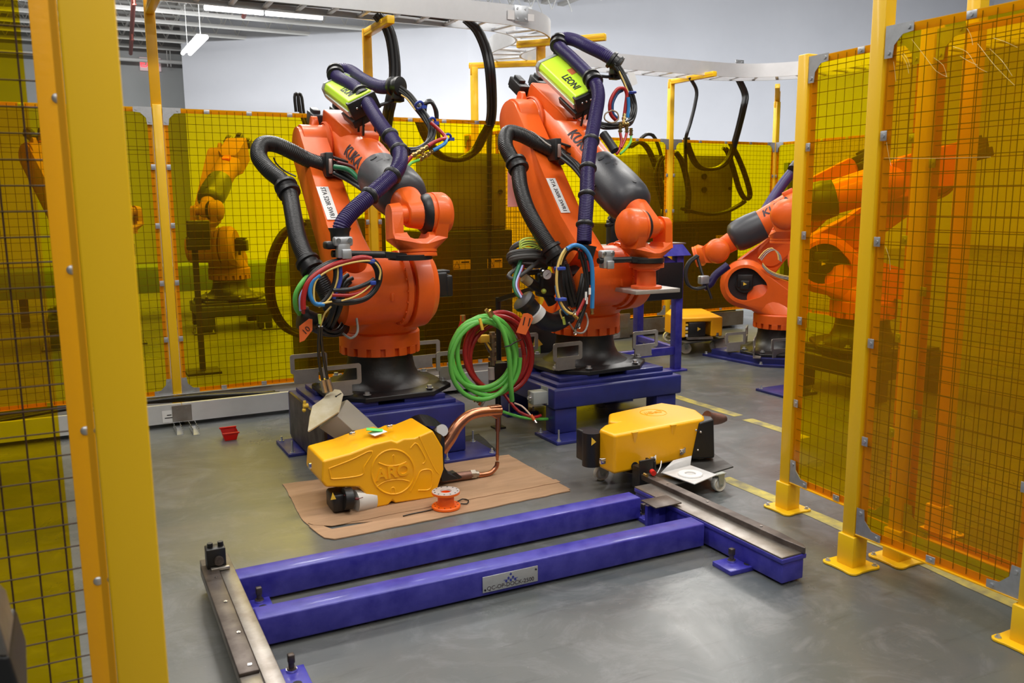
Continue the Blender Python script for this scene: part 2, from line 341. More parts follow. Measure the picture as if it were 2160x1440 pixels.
# hall lamps in view
def lamp(name,p,q,lab,n=2,wd_=.10):
    p=Vector(p);q=Vector(q); c=(p+q)/2; r=root(name,c,lab,'ceiling light','strip lamps under the roof')
    d=(q-p).normalized(); s=d.cross(Vector((0,0,1))).normalized()
    mb=MB(); mb.bar(p+Vector((0,0,.03)),q+Vector((0,0,.03)),wd_*1.5,.035,bev=.004); obj('lamp_housing',mb,JOIST,r)
    for i in range(n):
        o=s*((i-(n-1)/2)*wd_*1.1/max(1,n-1)); mb=MB(); mb.cyl(p+o,q+o,.022 if n>2 else .035,seg=12); obj('lit_tube',mb,TUBE,r)
    for t in (.1,.9):
        mb=MB(); c2=p.lerp(q,t); mb.cyl(c2+Vector((0,0,.04)),(c2.x,c2.y,5.9),.006,seg=6); obj('hanger',mb,JOIST,r)
lamp('strip_lamp',Gz(431,17,5.0),Gz(555,28,5.0),'left half of the long lit strip lamp below the joists',1)
lamp('strip_lamp',Gz(560,28.5,5.0),Gz(680,38,5.0),'right half of the long lit strip lamp below the joists',1)
lamp('strip_lamp',Gz(393,113,4.6),Gz(427,78,4.6),'short lit strip lamp seen end on above the wall corner',2,.13)
# floor line paint
LM=line_material()
def stripe(pts,wid,lab):
    P=[Gz(*p) for p in pts]; mb=MB(); b=bmesh.new(); L=[];R=[]
    Q=[]
    for a,c in zip(P,P[1:]):
        k=max(1,int((c-a).length/.12))
        for i in range(k): Q.append(a.lerp(c,i/k))
    Q.append(P[-1])
    for i,p in enumerate(Q):
        t=(Q[min(i+1,len(Q)-1)]-Q[max(i-1,0)]).normalized(); n=Vector((-t.y,t.x,0)); wl=wid*(.5+random.uniform(-.05,.05)); wr=wid*(.5+random.uniform(-.05,.05))
        L.append(b.verts.new(p+n*wl+Vector((0,0,.0015)))); R.append(b.verts.new(p-n*wr+Vector((0,0,.0015))))
    for i in range(len(Q)-1): b.faces.new((L[i],R[i],R[i+1],L[i+1]))
    mb.add(b); tag(obj('floor_line',mb,LM,smooth=0),lab,'floor marking')
stripe([(1380,822),(1470,850),(1558,877)],.09,'worn yellow floor stripe running out from behind the pedestal of the middle robot')
stripe([(1576,884),(1700,924)],.09,'yellow floor stripe ending under the far right fence post')
stripe([(1528,1008),(1580,1030),(1650,1060),(1720,1086),(1800,1122),(1920,1172),(2050,1232),(2200,1300)],.085,'faded yellow floor stripe along the foot of the right fence')
# ================================================================ FENCES
ZB,ZT=.17,2.22
def fence_post(x,y,label,ztop=2.24,w=.06,rz=0,base=True,arm=None,sleeve=True,group=None):
    r=root('fence_post',(x,y,0),label,'post',group,rz=rz); T=Matrix.Identity(4)
    mb=MB(); mb.box((0,0,(.03+ztop)/2),(w,w,ztop-.03),bev=.004); obj('upright',mb,YEL,r,local=True)
    if sleeve:
        mb=MB(); mb.box((0,0,.075),(w+.022,w+.022,.14),bev=.004); obj('foot_sleeve',mb,YEL,r,local=True)
    if base:
        mb=MB(); s=.10; k=.028
        q=.088; c_=.018; e_=.004
        poly=[(q,c_-q),(q,-.05),(q-e_,-.03),(q-e_,.03),(q,.05),(q,q-c_),(q-c_*.4,q-c_*.4),(q-c_,q),(.05,q),(.03,q-e_),(-.03,q-e_),(-.05,q),(c_-q,q),(-q+c_*.4,q-c_*.4),(-q,q-c_),(-q,.05),(-q+e_,.03),(-q+e_,-.03),(-q,-.05),(-q,c_-q),(-q+c_*.4,-q+c_*.4),(c_-q,-q),(-.05,-q),(-.03,-q+e_),(.03,-q+e_),(.05,-q),(q-c_,-q),(q-c_*.4,-q+c_*.4)]
        mb.prism([Vector((a,b,0)) for a,b in poly],(0,0,.010),(0,0,.001)); obj('base_plate',mb,YEL,r,local=True,bev=.003)
        for sx,sy in ((1,-1),(-1,1)):
            mb=MB(); bolt(mb,(sx*.066,sy*.066,.011),r=.007,h=.008); obj('anchor_bolt',mb,ZINC,r,local=True)
    if arm:
        up=MB(); up.box((0,0,(ztop+arm[0])/2-.02),(w*1.15,w*.5,arm[0]-ztop+.1),bev=.003)
        obj('extension',up,YELD,r,local=True)
        a=Vector(arm[1]);b_=Vector(arm[2]); mb=MB(); mb.bar(a,b_,.055,.055,bev=.003)
        obj('tray_arm',mb,YEL,r)
        n=(b_-a).normalized(); sd=n.cross(Vector((0,0,1))).normalized(); mb=MB()
        for s_ in (1,-1): mb.bar(a+sd*.0285*s_,b_+sd*.0285*s_,.002,.014)
        obj('arm_slot',mb,YELD,r)
    return r
def panel(A,B,label,z0=ZB,z1=ZT,side=1,clips=4,wires=True,pitch=.055,filmoff=.018,fw_=.032,group=None,corner=True,wr=.0016,topclips=0,film=None):
    A=Vector((*A,0));B=Vector((*B,0)); d=(B-A).normalized(); n=Vector((-d.y,d.x,0))*side; L=(B-A).length; U=Vector((0,0,1)); c=(A+B)/2
    r=root('welding_screen',c,label,'welding screen',group)
    mb=MB()
    for z in (z0+fw_/2,z1-fw_/2): mb.bar(A+U*z,B+U*z,.004,fw_); 
    mb.bar(A+U*(z1-.002)-n*.014,B+U*(z1-.002)-n*.014,.03,.004); mb.bar(A+U*(z0+.002)-n*.014+n*.02,B+U*(z0+.002)+n*.006,.05,.004)
    for P in (A+d*fw_/2,B-d*fw_/2): mb.bar(P+U*z0,P+U*z1,fw_,.004,up=n)
    obj('frame',mb,YELD,r,smooth=0)
    if wires:
        mb=MB(); b=bmesh.new()
        def rod(p,q,o):
            s=[]; t=(q-p).normalized(); a=n; e=t.cross(a)
            for k in range(4):
                off=(a*math.cos(PI/2*k)+e*math.sin(PI/2*k))*wr+o; s.append((b.verts.new(p+off),b.verts.new(q+off)))
            for k in range(4): b.faces.new((s[k][0],s[(k+1)%4][0],s[(k+1)%4][1],s[k][1]))
        k=int(L/pitch); 
        for i in range(1,k+1):
            p=A+d*(i*L/(k+1)); rod(p+U*(z0+.01),p+U*(z1-.01),n*.004)
        kk=int((z1-z0)/pitch)
        for i in range(1,kk+1):
            z=z0+i*(z1-z0)/(kk+1); rod(A+d*.01+U*z,B-d*.01+U*z,n*(.004+2*wr))
        mb.add(b); obj('wire_mesh',mb,WIRE,r,smooth=0,kind='stuff')
    # film, slightly slack
    b=bmesh.new(); nx=max(8,int(L/.06)); nz=40; G=[]
    rnd=random.Random(hash(label)%1000 if False else len(label)*7+int(L*100))
    ph=[rnd.uniform(0,6) for _ in range(6)]
    for i in range(nx+1):
        row=[]
        for j in range(nz+1):
            u=i/nx; v=j/nz; wv=math.sin(PI*u)*math.sin(PI*v)
            top=max(0,(v-.8)/.2)
            off=.006*wv*(math.sin(u*L*5+ph[0]+v*4)+.6*math.sin(v*9+ph[1]+u*6))+.004*top*math.sin(u*L*19+ph[2]+v*30)*math.sin(PI*v*.98)
            row.append(b.verts.new(A+d*(L*u*.985+.0075*L)+U*(z0+.006+(z1-z0-.012)*v)+n*(filmoff+off)))
        G.append(row)
    for i in range(nx):
        for j in range(nz): b.faces.new((G[i][j],G[i+1][j],G[i+1][j+1],G[i][j+1]))
    mb=MB(); mb.add(b); obj('amber_film',mb,film or FILM,r,smooth=60)
    # clips & brackets
    def clip(p,t):
        m_=MB(); m_.bar(p-t*.019,p+t*.019,.028,.004,up=n,bev=.0008); m_.cyl(p,p+n*.006,.007,seg=10); obj('film_clip',m_,ZINC,r)
    o=n*(filmoff+.006)
    for P in (A+d*.016,B-d*.016):
        for i in range(1,clips+1): clip(P+U*(z0+i*(z1-z0)/(clips+1))+o,U)
    for i in range(1,topclips+1):
        P=A.lerp(B,i/(topclips+1))
        for z in (z0+.02,z1-.02): clip(P+U*z+o,d)
    if corner:
        for P,s in ((A,1),(B,-1)):
            for z,t in ((z0,1),(z1,-1)):
                q=P+U*z+o; e=d*s; g=U*t
                poly=[q,q+e*.12,q+e*.12+g*.035,q+e*.075+g*.04,q+e*.04+g*.075,q+e*.035+g*.12,q+g*.12]
                m_=MB(); m_.prism(poly,n*.003,(0,0,0))
                for c_ in (e*.10+g*.018,e*.018+g*.10): m_.cyl(q+c_,q+c_+n*.008,.008,seg=10)
                obj('corner_bracket',m_,ZINC,r,smooth=0)
    return r
YF=6.6
xL=PY(352,530,YF).x; xM=PY(787,470,YF).x; xR=PY(1141,200,YF).x
G1='amber film panels of the back fence'
fence_post(xL,YF,'tall yellow post left in the back fence, its bent top carrying the tray',arm=(2.92,(xL,YF,2.87),(xL,YF-.56,2.87)))
fence_post(xM,YF,'yellow post behind the left robot with an arm under the cable tray',arm=(2.84,(xM,YF+.03,2.84),(xM,YF-.56,2.84)))
fence_post(xR,YF,'yellow post with a slanting T bar behind the middle robot',arm=(2.86,Gz(1092,95,2.87),Gz(1277,78,2.87)),w=.066)
panel((xL-1.62,YF),(xL-.035,YF),'amber panel at the far left of the back fence, left of the bent post',side=-1,topclips=3)
panel((xL+.035,YF),(xM-.035,YF),'wide amber panel between the bent post and the left robot',side=-1,topclips=4)
panel((xM+.035,YF),(xR-.035,YF),'amber panel of the back fence between the two big robots, dark cabinet behind it',side=-1,topclips=4)
fence_post(xL-1.66,YF,'yellow post hidden at the left end of the back fence')
# extra post behind with bar
p=PY(1001,230,7.8); a=Gz(990,139,2.87); b_=Gz(1150,133,2.87)
fence_post(p.x,7.8,'yellow post behind the back fence between the robots, top bar leading right',ztop=2.84,arm=(2.84,a,b_),base=True)
# second (right) back fence
Y2=8.2; x1=PY(1411,400,Y2).x; x2=PY(1632,400,Y2).x; x0=xR+.35; Z2=(.19,2.255)
fence_post(x1,Y2,'yellow post of the right back fence beside the blue table, arm under the cable tray',ztop=2.9,arm=(2.9,(x1,Y2,2.90),(x1+.03,Y2-.72,2.90)))
fence_post(x2,Y2,'yellow corner post of the right back fence with a cranked top',ztop=2.75,arm=(2.85,(x2,Y2,2.78),(x2-.25,Y2-.25,2.90)))
panel((x0,Y2),(x1-.035,Y2),'amber panel of the right back fence behind the middle robot',z0=Z2[0],z1=Z2[1],side=-1,topclips=4)
panel((x1+.035,Y2),(x2-.035,Y2),'amber panel with dark cabinets behind, over the far robot',z0=Z2[0],z1=Z2[1],side=-1,topclips=3)
panel((x2,Y2-1.5),(x2,Y2-.035),'amber panel turning the corner behind the far robot',z0=Z2[0],z1=Z2[1],side=1,topclips=3)
panel((xR,YF+.05),(xR+.02,Y2),'amber panel joining the two back fences behind the middle robot',side=-1 if False else 1,topclips=2,clips=3)
fence_post(xR+.03,Y2,'yellow post where the joining panel meets the right back fence')
fence_post(x2,Y2-1.55,'yellow post at the near end of the corner panel by the far robot')
# right fences
P1=Vector((2.862,2.402)); P2=Vector((3.124,3.034)); 
def onx(px,py,A,d): # ray meets vertical plane through A along d
    n=(-d[1],d[0],0); q=PN(px,py,(A[0],A[1],0),n); return (q.x,q.y)
dr=Vector((-.021,1)).normalized()
P0=onx(2183,1200,P1,dr); P3=Vector((3.085,2.402))
fence_post(P1.x,P1.y,'near tall yellow post of the right fence, running out of the top',ztop=2.60,w=.062)
fence_post(P0[0],P0[1],'yellow post at the right picture edge',ztop=2.24,w=.062)
fence_post(P2.x,P2.y,'yellow post left of the narrow amber panel on the right, far from the tall one',ztop=2.215,w=.062)
fence_post(P3.x,P3.y-.05,'yellow post seen through the amber film right of the tall near post',ztop=2.22,w=.062)
fence_post(3.50,2.46,'tall yellow post deepest behind the film of the right fence',ztop=3.0,w=.062)
panel((P0[0],P0[1]+.03),(P1.x,P1.y-.035),'big near amber panel on the right with creased film',z0=.156,z1=2.2,side=1,clips=4,topclips=1,pitch=.056,film=FILM_LIT)
panel((P3.x,P3.y-.02),(P2.x,P2.y-.035),'narrow amber panel on the right between two posts',z0=.153,z1=2.2,side=1,clips=4,topclips=1,pitch=.056,film=FILM_LIT)
panel((P3.x-.01,P3.y-1.1),(P3.x,P3.y-.09),'amber panel standing just behind the big near right one',z0=.153,z1=2.2,side=1,clips=3,pitch=.056,film=FILM_LIT)
fence_post(3.47,1.25,'tall yellow post behind the film at the right picture edge',ztop=3.0,w=.075)
# left near fence: square post out of focus and panel beside it
a=PY(182,0,1.5); b_=PY(301,1440,1.5)
r_=root('square_post',((a.x+b_.x)/2,1.5,0),'wide yellow post close to the camera at the left','post')
mb=MB(); mb.box(((a.x+b_.x)/2,1.5,1.35),(.079,.05,2.7),bev=.004); obj('upright',mb,YEL,r_)
mb=MB(); mb.box(((a.x+b_.x)/2,1.5,.006),(.2,.2,.012),bev=.002); obj('base_plate',mb,YEL,r_)
mb=MB(); mb.box(((a.x+b_.x)/2-.046,1.53,1.35),(.010,.03,2.66)); obj('edge_strip',mb,YELD,r_)
for yy in (912,1228):
    p=PY(208+(yy-912)*.09,yy,1.5); mb=MB(); mb.sphere((p.x-.001,1.515,p.z),.006); obj('rivet',mb,ZINC,r_)
YA=2.08
xr=(PY(133,0,YA).x+PY(233,1420,YA).x)/2; xl=xr-.052
r_=root('mesh_screen',((xr-.7),YA,0),'amber mesh panel close at the left edge with a riveted yellow strip','welding screen')
mb=MB(); mb.box(((xl+xr)/2,YA,1.40),(.052,.006,2.50),bev=.001); mb.box((xr-.7,YA,.16),(1.4,.006,.05)); mb.box((xr-.7,YA,2.64),(1.4,.006,.05)); obj('frame',mb,YELD if False else YELS,r_)
mb=MB(); b=bmesh.new()
def rod4(p,q,wr):
    p=Vector(p);q=Vector(q);t=(q-p).normalized();a=t.orthogonal().normalized();e=t.cross(a);s=[]
    for k in range(6):
        off=(a*math.cos(PI/3*k)+e*math.sin(PI/3*k))*wr; s.append((b.verts.new(p+off),b.verts.new(q+off)))
    for k in range(6): b.faces.new((s[k][0],s[(k+1)%6][0],s[(k+1)%6][1],s[k][1]))
for i in range(24): rod4((xl-.028-i*.0555,YA+.004,.17),(xl-.028-i*.0555,YA+.004,2.63),.0021)
for i in range(46): rod4((xr-1.4,YA,.20+i*.0535),(xl+.002,YA,.20+i*.0535),.0019)
mb.add(b); obj('wire_mesh',mb,WIRE,r_,smooth=0,kind='stuff')
mb=MB(); b=bmesh.new(); G=[[b.verts.new((xr-1.4+i*.07,YA+.02+.005*math.sin(i*1.3+j*.5)*math.sin(j*.9),.17+j*.0615)) for j in range(41)] for i in range(20)]
for i in range(19):
    for j in range(40): b.faces.new((G[i][j],G[i+1][j],G[i+1][j+1],G[i][j+1]))
mb.add(b); obj('amber_film',mb,FILM,r_,smooth=60)
for px,py in ((120,207),(151,569),(180,908),(207,1225)):
    p=PY(px,py,YA-.003); mb=MB(); mb.sphere(p,.0105,(1,.5,1)); obj('rivet',mb,ZINC,r_)
# machine corner at bottom left
mb=MB(); q=[PY(-60,1250,1.25),PY(2,1325,1.25),PY(22,1375,1.25),PY(-60,1375,1.25)]; 
r_=root('machine_corner',PY(-40,1440,1.25),'corner of a dark machine with a steel edge at the bottom left','machine')
mb.prism([PY(-120,1200,1.25),PY(0,1318,1.25),PY(20,1385,1.25),PY(-120,1385,1.25)],(0,.12,0),(0,0,0)); obj('steel_edge',mb,STEEL,r_,bev=.004)
mb=MB(); mb.prism([PY(-120,1385,1.25),PY(20,1385,1.25),PY(44,1460,1.25),PY(60,1900,1.25),PY(-120,1900,1.25)],(0,.16,0),(0,.001,0)); obj('dark_body',mb,BLK,r_,bev=.006)
# ================================================================ CABLE TRAY (overhead)
def tray(pathc,z,h,wid,label,name='cable_tray',rung=.23,rails=True,mat_=None,parent=None):
    mat_=mat_ or ALU
    P=[Vector((x,y,z)) for x,y in pathc]; r=root(name,P[0],label,'cable tray')
    def off(s):
        out=[]
        for i,p in enumerate(P):
            t=(P[min(i+1,len(P)-1)]-P[max(i-1,0)]).normalized(); out.append(p+Vector((-t.y,t.x,0))*s)
        return out
    for s in (-wid/2,wid/2):
        Q=off(s); Q2=off(s*.88); b=bmesh.new()
        sec=[]
        for p,p2 in zip(Q,Q2):
            H=Vector((0,0,h)); e=Vector((0,0,.003)); d_=(p2-p)*.16
            sec.append([b.verts.new(v) for v in (p,p+H,p2+H,p2+H-e,p+H-e+d_,p+e+d_,p2+e,p2)])
        for a,c in zip(sec,sec[1:]):
            for k in range(8): l=(k+1)%8; b.faces.new((a[k],a[l],c[l],c[k]))
        b.faces.new(sec[0][::-1]); b.faces.new(sec[-1]); bmesh.ops.recalc_face_normals(b,faces=b.faces)
        mb=MB(); mb.add(b); obj('side_rail',mb,mat_,r,smooth=20)
    # rungs
    acc=0; last=P[0]; L=off(-wid/2*.97); R=off(wid/2*.97)
    tot=0; nxt=.1
    for i in range(1,len(P)):
        seg=(P[i]-P[i-1]).length
        while tot+seg>=nxt:
            t=(nxt-tot)/seg; a=L[i-1].lerp(L[i],t); c=R[i-1].lerp(R[i],t); mb=MB(); mb.bar(a+Vector((0,0,.018)),c+Vector((0,0,.018)),.035,.018,bev=.002); obj('rung',mb,mat_,r); nxt+=rung
        tot+=seg
    return r,P,off
path=[(-2.2+i*.25,6.27) for i in range(21)]
x_=3.05; cx,cy,R_=3.05,6.92,.65
path=[(-2.2+i*.3,6.27) for i in range(17)]+[(2.9,6.27)]
path+=[(cx+R_*math.sin(t),cy-R_*math.cos(t)) for t in [PI/2*k/12 for k in range(0,13)]]
# second bend back to the right
c2x,c2y,R2=cx+R_+.62,7.14,.62
path+=[(c2x-R2*math.cos(t),c2y+R2*math.sin(t)) for t in [PI/2*k/12 for k in range(1,13)]]
yy=c2y+R2
path+=[(x,yy) for x in (4.6,5.0,5.4,5.8,6.2,6.5)]
path+=[(6.55+.95*math.sin(t),yy-.95+.95*math.cos(t)) for t in [PI/2*k/12 for k in range(1,13)]]
path+=[(7.5,yy-.95-.3*i) for i in range(1,12)]
tr,TP,toff=tray(path,2.90,.148,.30,'bright overhead ladder cable tray snaking above the fences on yellow arms')
def splice(px,py,Y,z=None,w_=.12,h_=.12):
    p=PY(px,py,Y); mb=MB(); mb.box(p,(w_,.006,h_),bev=.001)
    for sx in (-.3,.3):
        for sz in (-.3,.3): mb.cyl(p+Vector((sx*w_,0,sz*h_)),p+Vector((sx*w_,-.008,sz*h_)),.009,seg=10)
    obj('splice_plate',mb,ZINC,tr)
splice(1100,29,6.12); splice(1560,137,7.6,w_=.12,h_=.11)
p=PY(1078,31,6.115); mb=MB(); mb.box(p,(.06,.003,.07)); obj('maker_sticker',mb,WHITE,tr)
p=PY(1120,37,6.115); mb=MB(); mb.box(p,(.055,.003,.05)); obj('maker_sticker',mb,WHITE,tr)
# cables lying in tray
mb=MB()
for k in range(5):
    o=-.10+k*.05; mb.tube([(x,6.27+o+.01*math.sin(x*3+k),2.95+.01*math.sin(x*2+k)) for x in [-2+.4*i for i in range(13)]],.016,6,res=.2)
tag(obj('tray_cables',mb,CBL),'black cables lying in the overhead cable tray','cable',kind='stuff')
# cable drops
def drop(pts,Y,r,lab,n=1,name='cable_drop',m=CBL,cat='cable',seg=10):
    mb=MB()
    P=[PY(x,y,Y+(dy[0] if dy else 0)) for x,y,*dy in pts]
    if n==1: mb.tube(P,r,seg)
    else:
        for k in range(n):
            a=2*PI*k/n; o=Vector((math.cos(a)*r*1.1,math.sin(a)*r*1.1,0)); mb.tube([p+o for p in P],r,7)
    o=obj(name,mb,m); tag(o,lab,cat); return o
drop([(796,32),(818,60),(829,100),(833,160),(824,215),(818,245,.15),(812,300,.55),(806,360,.7)],6.25,.022,'thick black cable bundle dropping from the tray behind the left robot',n=5)
drop([(985,42),(1008,65),(1027,110),(1036,170),(1036,250,.3),(1018,290,.5),(1000,320,.6),(965,337,.6),(925,325,.6),(900,290,.6),(885,255,.6)],6.25,.021,'thick black cable bundle dropping from the tray between the two robots',n=5)
drop([(1034,255),(1032,320),(1033,400),(1031,600)],7.0,.022,'straight cable behind the film between the robots')
drop([(1558,166),(1572,200),(1568,230),(1553,290,.3),(1540,330,.4),(1520,352,.4),(1490,357,.4),(1468,345,.4),(1452,310,.4),(1448,290,.4)],7.85,.02,'thick black cable bundle hanging from the tray at the right back fence',n=5)
drop([(1455,163),(1469,190),(1466,220),(1456,260),(1447,290),(1446,320,.4),(1450,420,.4)],7.85,.02,'thin black cable hanging left of the thick bundle at the right back fence')
drop([(628,236),(625,205),(628,197),(633,205),(638,240),(650,275),(660,310)],7.0,.012,'black cable loop peeking over the fence left of the left robot',n=2)
drop([(895,240),(898,218),(907,212),(916,224),(921,246),(926,300)],7.0,.018,'black cable loop peeking over the fence right of the left robot')
drop([(1352,292),(1362,284),(1372,283),(1382,292),(1395,330),(1400,380)],8.6,.022,'black cable arch just above the right back fence')
# ================================================================ ROBOTS
def cutmesh(mb,cutter):
    me=bpy.data.meshes.new('a'); mb.bm.to_mesh(me); a=bpy.data.objects.new('a',me); COL.objects.link(a)
    mc=bpy.data.meshes.new('c'); cutter.bm.to_mesh(mc); c=bpy.data.objects.new('c',mc); COL.objects.link(c)
    md=a.modifiers.new('b','BOOLEAN'); md.object=c; md.operation='DIFFERENCE'; md.solver='EXACT'; md.use_self=True
    bpy.context.view_layer.update()
    r=bpy.data.meshes.new_from_object(a.evaluated_get(bpy.context.evaluated_depsgraph_get()))
    out=MB(); out.bm.from_mesh(r)
    for o in (a,c): bpy.data.objects.remove(o)
    for q in (me,mc,r): bpy.data.meshes.remove(q)
    return out
def robot(base,azd,A3,W,sd,t,label,text=None,full=True,knob=True,paint=None):
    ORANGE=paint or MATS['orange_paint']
    az=math.radians(azd); r=root('industrial_robot',base,label,'robot','orange six axis robots',rz=az)
    A2=Vector((0,-.35,.675)); A3=Vector((0,*A3)); W=Vector((0,*W)); u=(W-A3).normalized(); n=Vector((0,u.z,-u.y)); 
    if n.z<0: n=-n
    L=(W-A3).length; X=Vector((1,0,0)); t=Vector((0,*t)).normalized()
    F=lambda s,k,x=0: A3+u*s+n*k+X*x
    O=lambda nm,mb,m,**k: obj(nm,mb,m,r,local=True,**k)
    # base
    mb=MB(); pts=[]
    for z,k in ((0,1),(.028,1),(.045,.9)):
        for a,b in ((.40,.20),(.22,.37)):
            for sx in (1,-1):
                for sy in (1,-1): pts.append((a*sx*k,b*sy*k,z))
    mb.hull(pts); mb.lathe([(.345,.03),(.285,.055),(.243,.09),(.220,.135),(.208,.19),(.205,.25)],seg=48); O('base_casting',mb,BLKC,bev=.006,smooth=50)
    for a,b in ((.36,.17),(.20,.335)):
        for sx in (1,-1):
            for sy in (1,-1):
                mb=MB(); bolt(mb,(a*sx,b*sy,.043),r=.015,h=.016); O('base_bolt',mb,ZINC)
    # swivel ring with slots
    mb=MB(); mb.lathe([(.215,.236),(.222,.238),(.222,.292),(.254,.292),(.254,.372),(.245,.385),(.20,.39)],seg=64)
    for k in range(18):
        a=2*PI*k/18+.1; w_=2*PI/18*.34
        P=[Vector((R_*math.cos(a+s*w_),R_*math.sin(a+s*w_),0)) for R_,s in ((.218,-1),(.253,-1),(.2545,-.5),(.2545,0),(.2545,.5),(.253,1),(.218,1))]
        mb.prism(P,(0,0,.052),(0,0,.243))
    O('swivel_ring',mb,ORANGE,bev=.0025)
    # carousel body
    mb=MB(); mb.hull([(v.x,v.y,.38) for v in disc((0,0,0),(0,0,1),.245,32)]+disc((-.13,-.27,.62),X,.16)+disc((.09,-.27,.62),X,.17)+[Vector((.10,.18,.50)),Vector((-.15,.18,.50))])
    mb.hull([Vector(p) for p in ((-.26,.02,.36),(.12,.02,.36),(-.26,.24,.36),(.12,.24,.36),(-.2,.05,.56),(.1,.05,.56),(-.2,.2,.52),(.1,.2,.52))])
    O('carousel_body',mb,ORANGE,bev=.015)
    mb=MB(); mb.cyl(A2+X*-.16,A2+X*.05,.192,seg=40); mb.cyl(A2+X*-.20,A2+X*.0,.205,seg=48); mb.cyl(A2+X*-.005,A2+X*.028,.222,seg=48)
    for k in range(20):
        p=A2+Vector((.0,math.cos(k*PI/10)*.212,math.sin(k*PI/10)*.212)); mb.cyl(p-X*.012,p+X*.002,.008,seg=8)
    O('shoulder_gearbox',mb,ORANGE,bev=.004)
    mb=MB(); mb.cyl(A2+X*.026,A2+X*.052,.19,seg=36); O('shoulder_gap_shade',mb,BLK)  # black ring paints the shade in the gap beside the gearbox
    # right bracket (ear) with step and motor opening
    mb=MB(); mb.hull(disc(A2+X*.05,X,.235,36)+disc(A2+X*.15,X,.235,36)+disc(A2+X*.20,X,.19,36)+[Vector(p) for p in ((.05,.18,.39),(.19,.18,.39),(.05,-.12,.39),(.18,-.12,.39),(.05,.22,.50),(.18,.22,.50))])
    if not full or azd<-60:
        mb.hull([Vector(p) for p in ((.05,-.30,.82),(.185,-.30,.82),(.05,.24,.64),(.185,.24,.64),(.05,.24,.40),(.185,.24,.40),(.05,-.30,.5),(.185,-.30,.5))])
        c=MB(); c.hull(disc(A2+X*.10,X,.16,30)+disc(A2+X*.35,X,.16,30)+disc(A2+Vector((.10,.11,-.03)),X,.10,24)+disc(A2+Vector((.35,.11,-.03)),X,.10,24)); mb=cutmesh(mb,c)
        m3=MB(); m3.hull(disc(A2+X*.12,X,.1595,30)+disc(A2+X*.135,X,.1595,30)+disc(A2+Vector((.12,.11,-.03)),X,.0995,24)+disc(A2+Vector((.135,.11,-.03)),X,.0995,24)); O('motor_recess_shade',m3,INK)  # black disc darkens the recess, its shade put into the colour
        m2=MB(); m2.cyl(A2+X*.10,A2+X*.165,.085,seg=24); m2.box(A2+Vector((.14,.0,.03)),(.07,.15,.13),bev=.01); m2.box(A2+Vector((.17,.0,-.01)),(.03,.09,.09),bev=.01); O('shoulder_motor',m2,BLK)
        m2=MB(); q=A2+X*.187; m2.prism([q+Vector((0,-.015,-.012)),q+Vector((0,.018,0)),q+Vector((0,-.015,.02))],X*.001,(0,0,0)); O('warning_triangle',m2,LBLY)
        for dy,dz in ((.27,-.10),(.37,-.10),(.27,-.19),(.37,-.19)):
            m2=MB(); m2.cyl(A2+Vector((.17,dy+.02,dz)),A2+Vector((.195,dy+.02,dz)),.014,seg=10); O('bracket_bolt',m2,ORANGE)
    else:
        m2=MB(); m2.box(A2+Vector((.255,0,.01)),(.10,.13,.15),bev=.012); m2.box(A2+Vector((.31,0,0)),(.06,.12,.13),bev=.01); m2.box(A2+Vector((.27,0,.085)),(.11,.10,.02),bev=.004); m2.box(A2+Vector((.24,0,-.09)),(.03,.03,.05)); O('shoulder_motor',m2,BLK)
    O('shoulder_bracket',mb,ORANGE,bev=.012)
    m2=MB(); m2.box((.03,-.235,.44),(.11,.05,.075),bev=.006); O('stop_block',m2,ORANGE)
    m2=MB(); m2.box(A2+Vector((-.10,-.20,-.03)),(.018,.03,.045),bev=.003); O('cast_lug',m2,ORANGE)
    # link arm
    lv=(A3-A2).normalized(); ln=Vector((0,lv.z,-lv.y)); 
    if ln.y>0: ln=-ln    # ln points forward (-y)
    mb=MB(); 
    mb.hull(disc(A2+X*-.35,X,.205,32)+disc(A2+X*-.17,X,.205,32)+disc(A2+X*-.37,X,.15,32)+disc(A2+X*-.15,X,.19,32)+disc(A2+lv*.42+X*-.345,X,.135,24)+disc(A2+lv*.42+X*-.165,X,.135,24)+disc(A2+lv*.42+X*-.36,X,.09,24))
    mb.hull(disc(A2+lv*.36+X*-.345,X,.14,24)+disc(A2+lv*.36+X*-.165,X,.14,24)+disc(A2+lv*.36+X*-.36,X,.095,24)+disc(A2+lv*.36+X*-.14,X,.11,24)+disc(A3+X*-.32,X,.135,32)+disc(A3+X*-.15,X,.135,32)+disc(A3-lv*.12+X*-.34,X,.08,32))
    c=MB(); cc=A2+X*-.30+lv*.03; c.cyl(cc+ln*.5,cc-ln*.04,.085,seg=28); mb=cutmesh(mb,c)
    O('link_arm',mb,ORANGE,bev=.014)
    mb=MB(); mb.cyl(cc-ln*.035,cc-ln*.03,.083,seg=24); mb.tube([cc+ln*.02+lv*.02+X*-.03,cc-ln*.02,cc-ln*.02-lv*.05],.04,8); O('hose_pass_hole',mb,BLK)
    for s,sx in ((.42,-.352),(.62,-.349),(.95,-.33)):
        m2=MB(); m2.box(A2+lv*s+X*(sx+.012)+ln*.085,(.03,.03,.03),bev=.003); O('cast_boss',m2,ORANGE)
    mb=MB(); mb.cyl(A3+X*-.30,A3+X*-.13,.15,seg=40); mb.cyl(A3+X*-.31,A3+X*-.295,.115,seg=40); mb.lathe([(.15,0),(.16,.01),(.16,.045),(.15,.055)],A3+X*-.15,X,40,cap=False); O('elbow_housing',mb,ORANGE,bev=.006)
    mb=MB(); mb.lathe([(.165,0),(.175,.008),(.175,.018),(.165,.026)],A3+X*-.145,X,40,cap=False); O('elbow_sawtooth_ring',mb,ORANGE2)
